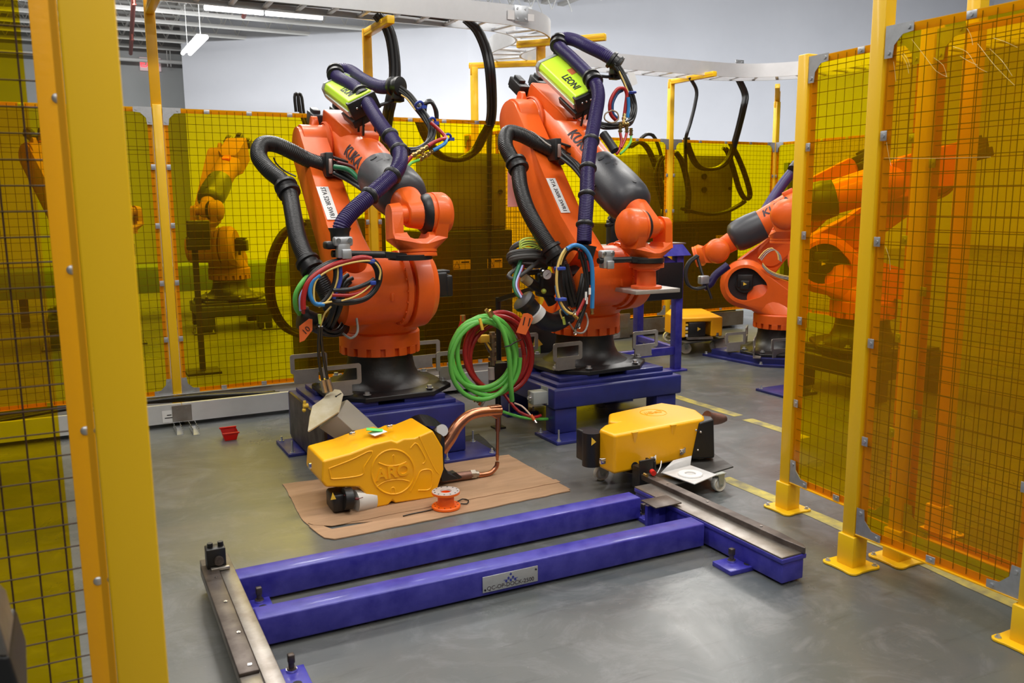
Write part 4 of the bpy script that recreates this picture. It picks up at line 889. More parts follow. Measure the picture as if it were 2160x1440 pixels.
# hoop of the middle robot
Yh=4.36
def ell(cx,cy,rx,ry,a0,a1,n,Y,tilt=0): return [(cx+rx*math.cos(a0+(a1-a0)*i/n),cy+ry*math.sin(a0+(a1-a0)*i/n),Y) for i in range(n+1)]
for k,(dr_,m,R_) in enumerate(((0,CBL,.012),(4,CBL,.012),(-4,CBL,.011),(2,CBL,.010),(-7,CBL,.010))):
    strand(r2,ell(1211,592,35+dr_*.7,72+dr_*.6,1.2,1.2+5.2,22,Yh+.01*k),R_,m)
strand(r2,ell(1209,590,35,72,1.1,1.1+PI*1.25,18,Yh-.03),.008,YELH); strand(r2,ell(1213,590,34,72,3.6,5.9,12,Yh-.03),.0045,YELH)
strand(r2,ell(1210,592,37,74,1.9,3.0,8,Yh-.02),.010,BLUH)
strand(r2,[(x,y,Yh-.05) for x,y in ((1196,525),(1212,517),(1232,524),(1246,548),(1250,590),(1249,650))],.013,BLUH)
strand(r2,[(x,y,Yh-.03) for x,y in ((1222,525),(1236,545),(1242,572))],.012,REDC)
strand(r2,[(x,y,Yh-.04) for x,y in ((1228,530),(1236,560),(1240,610),(1232,650),(1215,690),(1212,700))],.009,CBL); strand(r2,[(x,y,Yh-.04) for x,y in ((1222,530),(1232,570),(1236,600),(1236,640),(1222,685),(1220,690))],.008,CBL)
strand(r2,[(x,y,Yh-.04) for x,y in ((1234,630),(1224,650),(1214,668))],.010,REDC)
fitting(r2,(1249,650,Yh-.05),(1249,663,Yh-.05),.010); fitting(r2,(1210,664,Yh-.05),(1219,672,Yh-.05),.010)
for x,y,w_,h_ in ((1244,614,.014,.04),(1236,624,.012,.05),(1238,634,.010,.04)):
    mb=MB(); p=PY(x,y,Yh-.065); mb.box(p,(w_,.006,h_)); obj('cable_marker',mb,WHITE,r2,smooth=0)
for x,y in ((1213,703),(1221,690),(1212,661)):
    mb=MB(); p=PY(x,y,Yh-.045); mb.ring(p,(.3,-1,.2),.008,.004,12,5); mb.box(p+Vector((0,0,.015)),(.012,.008,.02)); obj('cable_shoe',mb,CHR,r2)
for x,y in ((1181,566),(1183,631)):
    mb=MB(); p=PY(x,y,Yh-.02); mb.box(p,(.055,.05,.02),bev=.004); obj('cable_tie',mb,BLUT,r2)
strand(r2,[(1186,672,4.4),(1182,655,4.4),(1195,648,4.4),(1206,658,4.4)],.005,YELH); strand(r2,[(1200,680,4.42),(1215,700,4.42),(1232,700,4.45),(1240,680,4.5),(1236,660,4.5)],.006,LUG,'grey_conduit')
mb=MB(); p=PY(1191,684,4.4); mb.cyl(p,p+Vector((-.01,0,.045)),.009,seg=10); obj('yellow_plug',mb,YELG,r2)
# tags
def tagcard(pts,Y,lab,txt=None,m=TAGO,size=.05,rot=0):
    P=[PY(x,y,Y) for x,y in pts]; c=sum(P,Vector())/len(P); r=root('card_tag',c,lab,'tag'); mb=MB(); mb.prism(P,(0,.0015,0),(0,0,0)); obj('card',mb,m,r,smooth=0)
    if txt:
        M=Matrix.Translation(c+Vector((0,-.002,-.005)))@Matrix.Rotation(rot,4,'Y')@Matrix.Rotation(PI/2,4,'X'); obj('handwriting',text_mb(txt,size,M,.0004),INK,r,smooth=0)
tagcard([(631,688),(632,722),(642,718),(659,696),(659,673),(652,672)],4.6,'orange card tag hanging at the lower black hose of the left robot','10',size=.045,rot=-.7)
tagcard([(1089,701),(1109,706),(1125,672),(1122,664),(1113,660),(1104,661)],4.62,'orange card tag numbered 11 beside the hose coil','11',size=.075,rot=.25)
# pink paper behind the middle robot
mb=MB(); mb.prism([PY(1071,362,5.6),PY(1100,330,5.6),PY(1128,300,5.6),PY(1136,435,5.6),PY(1071,436,5.6)],(0,.002,0),(0,0,0)); o=obj('pink_paper',mb,PINK,smooth=0,at=PY(1090,400,5.6)); tag(o,'pink paper sheet pinned behind the black hose of the middle robot','paper')
# plate and adapter of the middle robot
W=R2[4]; M2=WM[r2.name]
wp=M2@W; zf=wp.z-.232
mb=MB(); c=Vector((wp.x,wp.y,0)); mb.lathe([(.112,zf-.03),(.112,zf),(.06,zf)],c,(0,0,1),36); mb.lathe([(.10,zf-.165),(.10,zf-.148),(.064,zf-.145),(.060,zf-.05),(.085,zf-.04),(.09,zf-.02)],c,(0,0,1),36)
obj('flange_adapter',mb,ORANGE2,r2,bev=.002)
mb=MB(); mb.box(c+Vector((.02,.02,zf-.178)),(.34,.26,.026),Matrix.Rotation(-.04,4,'Z'),.002); obj('steel_plate',mb,mat('milled_plate',(.50,.46,.42),.4,metal=.5,var=.15,vscale=5),r2)
# far robot dressing
r3=R3[0]
def PD(px,py,dp): # point at forward depth
    d=ray(px,py); return CAM+d*dp
d3=(WM[r3.name].translation-CAM).dot(fw)
mb=MB(); mb.tube([PD(*p) for p in ((1690,345,d3+.1),(1672,362,d3+.1),(1648,392,d3+.1),(1622,432,d3+.08),(1598,472,d3+.05))],.052,16); obj('purple_hose',mb,PURP,r3)
mb=MB(); mb.lathe([(.05,-.05),(.085,-.04),(.085,.04),(.05,.05)],PD(1682,356,d3+.05),(1,0,1),20); mb.box(PD(1682,352,d3+.05),(.09,.09,.12),bev=.01); obj('hose_clamp',mb,BLK,r3)
for k in range(3):
    mb=MB(); mb.tube([PD(x+k*2,y+k,d3-.45) for x,y in ((1470,538),(1452,552),(1444,575),(1450,600),(1468,608),(1485,603))],.012,8); obj('cable',mb,CBL,r3)
mb=MB(); mb.tube([PD(x,y,d3-.42) for x,y in ((1535,560),(1510,580),(1498,598),(1484,606))],.04,12,rib=.1); obj('purple_hose',mb,PURP,r3)
mb=MB(); mb.cyl(PD(1470,540,d3-.4),PD(1486,592,d3-.45),.014,seg=10); mb.cyl(PD(1490,598,d3-.45),PD(1501,630,d3-.45),.013,seg=10); obj('clamp_bar',mb,BLK,r3)
mb=MB(); mb.box(PD(1484,590,d3-.46),(.10,.06,.08),bev=.012); obj('zinc_clamp',mb,ZINC,r3)
for k in range(3):
    mb=MB(); mb.tube([PD(x+k*3,y+k*2,d3-.3) for x,y in ((1600,545),(1612,530),(1628,523),(1640,535),(1642,548))],.006,6); mb.tube([PD(x,y+k*3,d3-.3) for x,y in ((1608,555),(1620,568),(1640,578),(1668,584))],.006,6); obj('wire_loop',mb,LUG if k else YELH,r3)
mb=MB(); p=PD(1665,590,d3+.3); 
# ================================================================ PEDESTALS
def pedestal(x0,x1,y0,y1,zt,label,legs=True,feet=((0,0),),solid=False):
    r=root('robot_pedestal',((x0+x1)/2,(y0+y1)/2,0),label,'pedestal','blue steel robot pedestals'); cx,cy=(x0+x1)/2,(y0+y1)/2
    mb=MB(); zb=.19 if not solid else .02
    mb.box((cx,cy,(zt+zb)/2),(x1-x0,y1-y0,zt-zb),bev=.012); obj('top_beam_box',mb,BLUE2,r)
    mb=MB(); i=.045; mb.box((cx,cy,zt+.012),(x1-x0-2*i,y1-y0-2*i,.024),bev=.002); obj('top_plate',mb,BLUE2,r)
    w_=(x1-x0)*.30; d_=(y1-y0)*.30
    for sx,ax in ((x0+i+.05+w_/2,0),(x1-i-.05-w_/2,1)):
        for sy in (y0+i+.05+d_/2,y1-i-.05-d_/2):
            mb=MB(); mb.box((sx,sy,zt+.038),(w_,d_,.028),bev=.002); obj('mounting_pad',mb,BLUE2,r)
    if not solid:
        for sx in (x0+.10,x1-.12):
            for sy in (y0+.08,y1-.10):
                mb=MB(); mb.box((sx,sy,.105),(.17,.13,.17),bev=.008); obj('leg',mb,BLUE2,r)
    for (fx,fy,w2,d2) in feet:
        mb=MB(); mb.box((fx,fy,.010),(w2,d2,.02),bev=.002); obj('foot_plate',mb,BLUE2,r)
        for sx in (-1,1):
            for sy in (-1,1):
                mb=MB(); p=(fx+sx*(w2/2-.03),fy+sy*(d2/2-.03),.02); bolt(mb,p,r=.010,h=.012); mb.cyl(p,(p[0],p[1],.02+(.075 if (sx+sy)!=0 else .03)),.006,seg=8); obj('anchor_stud',mb,ZINC,r)
    return r
pd1=pedestal(1.20,2.09,4.70,5.60,.325,'blue robot pedestal under the left robot, partly hidden by the yellow gun',solid=True,feet=((2.06,4.72,.36,.34),(1.22,5.33,.26,.36)))
pd2=pedestal(2.745,3.795,4.735,5.60,.325,'blue robot pedestal with box legs under the middle robot',feet=((2.80,4.72,.26,.30),(3.72,4.78,.24,.26),(2.85,5.5,.26,.26),(3.70,5.5,.26,.26)))
mb=MB(); mb.box((1.19,5.05,.19),(.018,.86,.30),bev=.002); obj('bare_steel_side',mb,STEELD,pd1)
mb=MB(); p=PY(650,855,4.9); mb.cyl(p,p+Vector((-.03,0,0)),.014,seg=8); mb.cyl(p+Vector((-.02,0,0)),p+Vector((-.02,0,.03)),.009,seg=8); mb.sphere(p+Vector((-.025,0,-.025)),.012); obj('valve_cap',mb,LBLY,pd1)
# grey switch box on pedestal two
p=PX(1163,836,2.745); r_=root('switch_box',(2.70,4.93,.25),'grey junction box on the left face of the middle pedestal','switch box')
mb=MB(); mb.box((2.69,4.86,.262),(.11,.085,.085),bev=.004); mb.box((2.742,4.86,.27),(.005,.09,.12)); obj('box_body',mb,GREYBOX,r_)
mb=MB(); mb.cyl((2.635,4.86,.262),(2.63,4.86,.262),.022,seg=20); mb.cyl((2.63,4.86,.262),(2.615,4.86,.262),.012,seg=16); obj('connector',mb,CHR,r_)
# far robot base plate on floor + robot four pedestal
q3=WM[r3.name].translation
r_=root('floor_plate',(q3.x,q3.y,0),'blue chamfered floor plate under the far robot','plate'); mb=MB(); T=Matrix.Translation((q3.x,q3.y,0))@Matrix.Rotation(.10,4,'Z')
P=[Vector(p) for p in ((.52,-.52,0),(.52,.52,0),(-.52,.52,0),(-.52,-.22,0),(-.28,-.50,0))]; mb.prism([T@v for v in P],(0,0,.022),(0,0,0)); obj('lower_plate',mb,BLUE2,r_,bev=.002)
mb=MB(); mb.prism([T@(v*.88) for v in P],(0,0,.05),(0,0,.022)); obj('upper_plate',mb,BLUE2,r_,bev=.002)
for v in P:
    v=T@(v*.95); mb=MB(); bolt(mb,(v.x,v.y,.022),r=.012,h=.02); obj('anchor_bolt',mb,ZINC,r_)
pd4=pedestal(5.25,6.2,4.3,5.2,.325,'blue pedestal half hidden behind the right fence posts',feet=((5.08,5.0,.34,.34),(6.15,5.2,.25,.25)))
for bx_,by_,lab in ((1.75,11.2,'dim blue pedestal behind the film, right of the other dim one'),(.15,10.8,'dim blue pedestal behind the film beside the bent post')):
    pedestal(bx_-.45,bx_+.45,by_-.45,by_+.45,.325,lab,feet=((bx_-.4,by_-.4,.25,.25),(bx_+.4,by_-.4,.25,.25)))
# ================================================================ FLOOR CABLE DUCT
r_=root('floor_cable_duct',(.5,6.45,0),'galvanised cable duct along the floor under the back fence','cable tray')
def rail_seg(x0,x1,y,t=-1):
    mb=MB(); mb.box(((x0+x1)/2,y,.095),(x1-x0,.004,.13)); mb.box(((x0+x1)/2,y+.014,.162),(x1-x0,.03,.004)); mb.box(((x0+x1)/2,y+.014,.032),(x1-x0,.03,.004)); return mb
for a,b_ in ((-1.6,.60),(.604,3.2)):
    obj('side_rail',rail_seg(a,b_,6.28),GALV if False else ALU,r_)
    mb=MB(); mb.box(((a+b_)/2,6.58,.10),(b_-a,.004,.14)); mb.box(((a+b_)/2,6.565,.172),(b_-a,.03,.004)); obj('back_rail',mb,ALU,r_)
mb=MB(); mb.box((.8,6.43,.034),(4.8,.29,.004)); obj('bottom_sheet',mb,GALV,r_)
mb=MB(); mb.box((.60,6.273,.095),(.13,.006,.115)); 
for sx in (-.03,.03):
    for sz in (-.032,.032): mb.cyl((.60+sx,6.27,.095+sz),(.60+sx,6.264,.095+sz),.007,seg=8)
obj('splice_plate',mb,GALV,r_)
p=PY(357,878,6.276); mb=MB(); mb.box(p,(.09,.002,.085)); obj('maker_sticker',mb,WHITE,r_,smooth=0)
mb=MB(); mb.box(p+Vector((0,-.002,-.01)),(.06,.001,.006)); mb.box(p+Vector((0,-.002,.01)),(.03,.001,.006)); obj('sticker_print',mb,INK,r_,smooth=0)
for k in range(3):
    mb=MB(); mb.tube([(x,6.38+.06*k+.03*math.sin(x*4+k*2),.15+.03*math.sin(x*2.5+k)) for x in [-1.5+.35*i for i in range(9)]],.014,6,res=.1); o=obj('duct_cable',mb,CBL); tag(o,'black cable lying in the floor duct, '+('front','middle','rear')[k]+' one of three','cable')
for px,py,lab in ((376,908,'left'),(410,908,'right')):
    p=Gz(px,py,0); mb=MB(); 
    for s in (-.02,.02):
        for z in range(4): mb.box((p.x+s,p.y-.12+.12+z*.05-.1,.02),(.003,.03,.04))
        mb.box((p.x+s,p.y,.038),(.003,.26,.004)); mb.box((p.x+s,p.y,.002),(.003,.26,.004))
    mb.box((p.x,p.y,.002),(.04,.26,.003)); o=obj('slotted_channel',mb,ZINC,at=p,smooth=0); tag(o,lab+' slotted steel channel stub sticking out under the floor duct','channel')
# right duct piece behind the table, under second fence
r_=root('floor_cable_duct',(5,7.9,0),'galvanised duct on the floor under the right back fence','cable tray')
mb=MB(); mb.box((5.5,7.95,.12),(3.6,.004,.17)); mb.box((5.5,7.965,.205),(3.6,.03,.004)); obj('side_rail',mb,GALV,r_)
mb=MB(); mb.box((5.5,8.1,.04),(3.6,.30,.004)); obj('bottom_sheet',mb,GALV,r_)
mb=MB(); mb.box((PY(1310,720,7.94).x,7.93,.15),(.22,.02,.28),bev=.005); mb.box((PY(1310,720,7.94).x+.02,7.915,.2),(.10,.01,.14)); obj('end_bracket',mb,GALV,r_)
# ================================================================ DOCK FIXTURE
DT=.118; r_=root('docking_frame',(1.4,2.9,0),'low blue steel docking frame on the floor with two long beams','docking frame')
def dock_beam(pl,pr,w_=.10,z0=.012,name='long_beam'):
    # pl,pr: front top edge pixel points (left,right)
    a=Gz(*pl,DT); b_=Gz(*pr,DT); d=(b_-a).normalized(); n=Vector((-d.y,d.x,0)); c=(a+b_)/2+n*w_/2; c.z=(z0+DT)/2
    mb=MB(); mb.bar(a+n*w_/2+Vector((0,0,-(DT-z0)/2)),b_+n*w_/2+Vector((0,0,-(DT-z0)/2)),w_,DT-z0,bev=.006); obj(name,mb,BLUE,r_,smooth=60); return a,b_,n
A1,B1,n1=dock_beam((544,1306),(1487,1104)); A2_,B2_,n2=dock_beam((485,1224),(1352,1049))
# nameplate
pc=Gz(1078,1222,.062); pc=PY(1077,1221,A1.y+(B1.y-A1.y)*.55-.004)
d=(B1-A1).normalized(); M=frameM(pc,d,(0,0,1)); mb=MB(); mb.box((0,0,0),(.245,.066,.003),bev=.0008); mb.xform(M); obj('name_plate',mb,mat('aluminium_plate',(.55,.56,.58),.35,metal=.5,var=.1,vscale=30),r_)
obj('plate_text',text_mb('QC-OP-DOCK-2500',.024,M@Matrix.Translation((0,-.019,.0022)),.0003),KBLUE,r_,smooth=0)
mb=MB()
for k,(x,y) in enumerate(((0,.022),(-.010,.008),(.010,.008),(-.020,-.004),(0,-.004),(.020,-.004))): mb.prism([Vector((x,y+.007,0)),Vector((x+.006,y,0)),Vector((x,y-.006,0)),Vector((x-.006,y,0))],(0,0,.0006),(0,0,.0018))
mb.box((0,.002,.0019),(.062,.0022,.0006)); mb.xform(M); obj('plate_emblem',mb,mat('emblem_blue',(.03,.04,.30),.5),r_,smooth=0)
for sx,sy in ((-.113,-.022),(.113,.020)):
    mb=MB(); c=M@Vector((sx,sy,.002)); mb.cyl(c,c+M.to_3x3()@Vector((0,0,.003)),.004,seg=8); obj('plate_screw',mb,INK,r_)
# right cross channel (blue) with steel rail on top and black bar
e1=Gz(1649,1231,.012); e2=Gz(1687,1212,.012); w_=(e2-e1).length; q=Gz(1414,1059,DT)
dY=(Vector((q.x,q.y,0))-Vector((e1.x,e1.y,0))); dY=Vector((-.012,1,0)).normalized(); nX=Vector((dY.y,-dY.x,0)); wR=.118; LR=1.0
s0=Vector((e1.x,e1.y,0))
mb=MB(); mb.bar(s0+nX*wR/2+Vector((0,0,.055)),s0+dY*LR+nX*wR/2+Vector((0,0,.055)),wR,.088,bev=.004); obj('cross_beam',mb,BLUE,r_)
mb=MB(); mb.bar(s0-dY*.006+nX*wR/2+Vector((0,0,.108)),s0+dY*LR+nX*wR/2+Vector((0,0,.108)),wR+.016,.018,bev=.002); obj('cross_beam_cap',mb,BLUE,r_)
mb=MB(); mb.bar(s0+nX*(wR/2-.01)+dY*.0+Vector((0,0,.1205)),s0+dY*LR+nX*(wR/2-.01)+Vector((0,0,.1205)),wR-.008,.008,bev=.001); obj('wear_strip',mb,STEEL,r_)
mb=MB(); P=[s0+nX*(wR-.012)-dY*.0,s0+nX*(wR-.004)-dY*.012,s0+nX*(wR+.016)+dY*.02,s0+nX*(wR+.030)+dY*.16,s0+nX*(wR+.032)+dY*(LR+.1),s0+nX*(wR-.022)+dY*(LR+.1),s0+nX*(wR-.020)+dY*.10]
mb.prism(P,(0,0,.030),(0,0,.118)); obj('guide_bar',mb,STEELD,r_,bev=.004)
for s in (.25,.6,.9):
    mb=MB(); c=s0+nX*(wR+.006)+dY*s+Vector((0,0,.149)); mb.cyl(c,c+Vector((0,0,.0015)),.006,seg=10); obj('bar_screw',mb,STEEL,r_)
# weld seams
for s in (.12,.34,.62):
    mb=MB(); mb.bar(s0-nX*.004+dY*s+Vector((0,0,.099)),s0-nX*.004+dY*(s+.09)+Vector((0,0,.099)),.003,.003); obj('weld_seam',mb,BLUE,r_)
# left channel: steel, runs towards the camera
l0=Gz(492,1196,DT); l1=Gz(610,1460,DT); dL=(l1-l0).normalized(); nL=Vector((dL.y,-dL.x,0))  # to the left
if nL.x>0: nL=-nL
LL=1.15; lo=l0-dL*.14
mb=MB(); mb.bar(lo+nL*.055+Vector((0,0,-.035)),lo+dL*LL+nL*.055+Vector((0,0,-.035)),.11,.068,bev=.003); obj('cross_beam',mb,STEEL,r_)
mb=MB(); mb.bar(lo+nL*.027+Vector((0,0,.003)),lo+dL*LL+nL*.027+Vector((0,0,.003)),.056,.010,bev=.002); obj('wear_strip',mb,STEEL,r_)
mb=MB(); mb.bar(lo+dL*.10+nL*.088+Vector((0,0,.006)),lo+dL*.985+nL*.088+Vector((0,0,.006)),.062,.016,bev=.003); obj('guide_bar',mb,STEELD,r_)
mb=MB(); mb.bar(lo+dL*.99+nL*.088+Vector((0,0,.0)),lo+dL*LL+nL*.088+Vector((0,0,.0)),.062,.010,bev=.003); obj('rail_foot',mb,STEEL,r_)
for px,py in ((456,1217),(476,1268),(503,1333),(527,1401)):
    c=Gz(px,py,DT+.015); mb=MB(); mb.cyl(c,c+Vector((0,0,.0015)),.007,seg=12); mb.cyl(c,c+Vector((0,0,.003)),.0035,seg=6); obj('rail_screw',mb,CHR,r_)
# feet with bolts
def foot(px,py,w1,d1,ang=0,hole=(.03,-.03),bolto=(-.02,.02),lab=None):
    c=Gz(px,py,.0); mb=MB(); M=Matrix.Translation((c.x,c.y,.010))@Matrix.Rotation(ang,4,'Z'); b2=MB(); b2.box((0,0,0),(w1,d1,.020),bev=.002); b2.xform(M); obj('foot_plate',b2,BLUE,r_)
    m2=MB(); h=M@Vector((hole[0],hole[1],.0102)); m2.cyl(h,h+Vector((0,0,.0006)),.016,seg=20); obj('foot_hole',m2,INK,r_)
    b3=M@Vector((bolto[0],bolto[1],.01)); m2=MB(); m2.cyl(b3,b3+Vector((0,0,.012)),.017,seg=6); m2.cyl(b3+Vector((0,0,.012)),b3+Vector((0,0,.030)),.010,seg=12); m2.box(b3+Vector((0,0,.045)),(.022,.022,.03),bev=.003); obj('levelling_bolt',m2,STEELD,r_)
    m2=MB(); m2.cyl(b3+Vector((0,0,.001)),b3+Vector((0,0,.008)),.0185,seg=18); obj('washer',m2,CHR,r_)
foot(1553,1196,.16,.12,-.03,(.035,-.03),(-.01,.02)); foot(1378,1094,.16,.13,-.03,(.02,-.035),(-.045,.02)); foot(549,1281,.085,.13,-.02,(.005,-.038),(.0,.012)); foot(622,1440,.09,.14,-.02,(0,-.04),(.0,.045))
# black block with two screws on the left rail
c=Gz(462,1196,DT+.01); r2_=root('stop_block',c,'black stop block with two cap screws on the end of the steel rail','block')
mb=MB(); c=Gz(456,1196,DT+.005); mb.box(c+Vector((0,0,.045)),(.072,.06,.085),bev=.003); obj('block',mb,BLK,r2_)
for s in (-.018,.022):
    mb=MB(); mb.cyl(c+Vector((s,0,.087)),c+Vector((s,0,.105)),.011,seg=14); obj('cap_screw',mb,BLK,r2_)
mb=MB(); mb.cyl(c+Vector((.008,-.03,.04)),c+Vector((.008,-.045,.04)),.018,seg=18); mb.cyl(c+Vector((.008,-.045,.04)),c+Vector((.008,-.047,.04)),.007,seg=10); obj('stop_button',mb,STEELD,r2_)
mb=MB(); mb.box(c+Vector((.010,-.045,.012)),(.07,.02,.012),bev=.002); obj('shim_plate',mb,STEEL,r2_)
# stop assembly at the far right corner
c=Gz(1378,1062,DT); r2_=root('latch_unit',(c.x,c.y,DT),'black latch unit with a red cap standing on the dock corner below the gun','latch')
k=Gz(1362,1050,.02)
mb=MB(); mb.box((k.x+.02,k.y+.02,.135),(.10,.012,.17),bev=.002); mb.box((k.x+.065,k.y+.05,.13),(.012,.08,.15),bev=.002); mb.box((k.x+.02,k.y+.06,.12),(.09,.06,.12),bev=.004); obj('black_plate',mb,BLK,r2_)
mb=MB(); p=Gz(1378,1054,DT+.02); mb.box((p.x+.02,p.y-.035,DT+.018),(.15,.12,.006),bev=.001); obj('shelf_plate',mb,STEELD,r2_)
mb=MB(); mb.box((p.x+.02,p.y+.0,.065),(.12,.02,.10)); mb.box((p.x+.0,p.y-.01,.065),(.02,.05,.10)); obj('blue_support',mb,BLUE,r2_)
mb=MB(); p=PY(1375,994,k.y-.02); mb.cyl(p,p+Vector((-.01,-.03,.0)),.014,seg=16); obj('red_cap',mb,REDB,r2_)
mb=MB(); p=PY(1359,1000,k.y-.02); mb.cyl(p,p+Vector((0,-.025,0)),.009,seg=12); obj('brass_port',mb,BRASS,r2_)
mb=MB(); p=PY(1392,1025,k.y); mb.bar(p+Vector((-.05,0,0)),p+Vector((.05,.01,0)),.015,.015); mb.box(p+Vector((.0,-.01,.006)),(.04,.03,.03),bev=.004); mb.cyl(p+Vector((.04,0,-.01)),p+Vector((.04,0,.02)),.012,seg=10); obj('clamp_lever',mb,ZINC,r2_)
# ================================================================ WELD GUN ON CARDBOARD
YG=4.04; g=root('spot_weld_gun',(1.35,YG+.15,0),'yellow spot welding gun standing on the cardboard with bent copper arms','welding gun')
front=[(681,972),(739,956),(790,936),(826,928),(838,932),(852,925),(875,923),(913,907),(935,944),(937,990),(927,1020),(918,1050),(834,1062),(828,1056),(819,1066),(780,1074),(769,1066),(769,1040),(757,1028),(688,1028),(678,1016)]
TH=.315
def yp(px,py,dy=0): p=PY(px,py,YG); p.y+=dy; return p
P=[yp(*q) for q in front]
mb=MB(); mb.prism(P,(0,TH,0),(0,0,0))
obj('yellow_shell',mb,YELS,g,bev=.016,smooth=50)
# seam and raised marks on the shell face
def ridge(pts,R_=.004,closed=False,name='raised_line',m=YELS):
    mb=MB(); mb.tube([yp(*q)+Vector((0,.001,0)) for q in pts],R_,6,closed=closed,res=.01); obj(name,mb,m,g)
cx,cy=829,995
ridge([(cx+45*math.cos(a),cy+47*math.sin(a)) for a in [2*PI*i/24 for i in range(24)]],.0055,True,'emblem_ring')
ridge([(cx-31,cy-19),(cx-12,cy-13),(cx+10,cy-14),(cx+28,cy-21)],.0045); ridge([(cx-36,cy+32),(cx-15,cy+20),(cx+15,cy+16),(cx+34,cy+20)],.0045)
ridge([(cx-5,cy+46),(cx-3,cy+34),(cx+3,cy+34),(cx+5,cy+46)],.004); ridge([(cx-3,cy-20),(cx-1,cy-34),(cx+3,cy-34),(cx+3,cy-21)],.0035)
M=Matrix.Translation(yp(cx,cy+1)+Vector((0,-.001,0)))@Matrix.Rotation(PI/2,4,'X')@Matrix.Rotation(.05,4,'Z')
obj('raised_letters',text_mb('ARO',.088,M,.005,bold=.002),YELS,g,bev=.001)
ridge([(694,988),(745,968),(778,952),(785,957),(768,985),(762,1002),(704,1010),(698,1005),(694,988)],.0045)
ridge([(866,945),(872,938),(880,936),(898,968),(892,978)],.0045); ridge([(866,1036),(880,1008),(888,993),(905,990),(912,998),(908,1030),(882,1034)],.0045); ridge([(884,920),(915,985),(926,1000)],.003)
# top seams / clips
for px,py in ((743,914),(822,899)):
    p=PY(px,py,YG+.17); mb=MB(); mb.box(p,(.03,.02,.02),bev=.004); mb.cyl(p+Vector((0,-.01,.0)),p+Vector((0,-.018,0)),.008,seg=10); obj('spring_catch',mb,CHR,g)
p=PY(654,982,YG+.05); mb=MB(); mb.box(p,(.015,.02,.03),bev=.003); obj('spring_catch',mb,CHR,g)
mb=MB(); q=PY(796,907,YG+.12); mb.box((q.x,q.y,q.z-.012),(.075,.075,.003),Matrix.Rotation(.2,4,'Z')@Matrix.Rotation(-.14,4,'Y')); obj('white_label',mb,WHITE,g,smooth=0)
mb=MB(); q=PY(790,904,YG+.14); mb.box((q.x,q.y,q.z-.005),(.085,.05,.003),Matrix.Rotation(-.35,4,'Z')@Matrix.Rotation(.12,4,'Y')); obj('green_tape',mb,GREENP,g,smooth=0)
# motor underneath
mb=MB(); a=PY(716,1052,YG-.02); b_=PY(766,1052,YG+.05); mb.cyl(PY(740,1050,YG+.09)+Vector((0,-.06,0)),PY(768,1048,YG+.09)+Vector((.03,-.04,0)),.060,seg=28); obj('white_motor',mb,mat('white_motor_paint',(.62,.60,.56),.45),g)
mb=MB(); mb.box(PY(715,1052,YG+.07),(.10,.14,.095),bev=.015); mb.cyl(PY(724,1052,YG),PY(742,1050,YG),.056,seg=14); obj('black_connector',mb,BLK,g,bev=.003)
mb=MB(); p=PY(702,1046,YG-.004); mb.prism([p+Vector((-.012,0,-.018)),p+Vector((.016,0,-.018)),p+Vector((0,0,.02))],(0,-.001,0),(0,0,0)); obj('warning_triangle',mb,LBLY,g,smooth=0)
mb=MB(); mb.tube([yp(*q,dy=-.03) for q in ((722,1040),(735,1046),(748,1048),(762,1045))],.002,6); mb.cyl(yp(745,1048,-.03),yp(752,1048,-.03),.007,seg=8); obj('seal_wire',mb,MAROON,g)
# black shrouds at the right
mb=MB(); b=bmesh.new(); n=14; rows=[]; LA=[(859,885),(872,877),(885,873),(902,875),(920,884),(937,899)]; LB=[(884,906),(890,901),(899,898),(912,898),(928,903),(943,911)]
for i in range(n+1):
    t=i/n*4.999; j=int(t); f=t-j; a0=PY(LA[j][0]*(1-f)+LA[j+1][0]*f,LA[j][1]*(1-f)+LA[j+1][1]*f,YG+.33); a1=PY(LB[j][0]*(1-f)+LB[j+1][0]*f,LB[j][1]*(1-f)+LB[j+1][1]*f,YG+.12); rows.append((b.verts.new(a0),b.verts.new(a1)))
for i in range(n): b.faces.new((rows[i][0],rows[i][1],rows[i+1][1],rows[i+1][0]))
bmesh.ops.solidify(b,geom=b.faces[:],thickness=.005); mb.add(b); obj('rubber_flap',mb,BLK,g)
mb=MB(); p=PY(929,910,YG+.12); mb.cyl(p+Vector((0,.05,-.02)),p+Vector((.004,-.02,.012)),.033,seg=24); obj('round_port',mb,mat('frosted_port',(.45,.45,.45),.3),g)
mb=MB(); S_=[(934,918),(941,925),(940,985),(948,1000),(966,1008),(970,1012),(935,1018),(930,1000),(930,950)]; mb.prism([yp(*q) for q in S_],(0,.27,0),(0,.015,0)); obj('black_side_plate',mb,BLK,g,bev=.004)
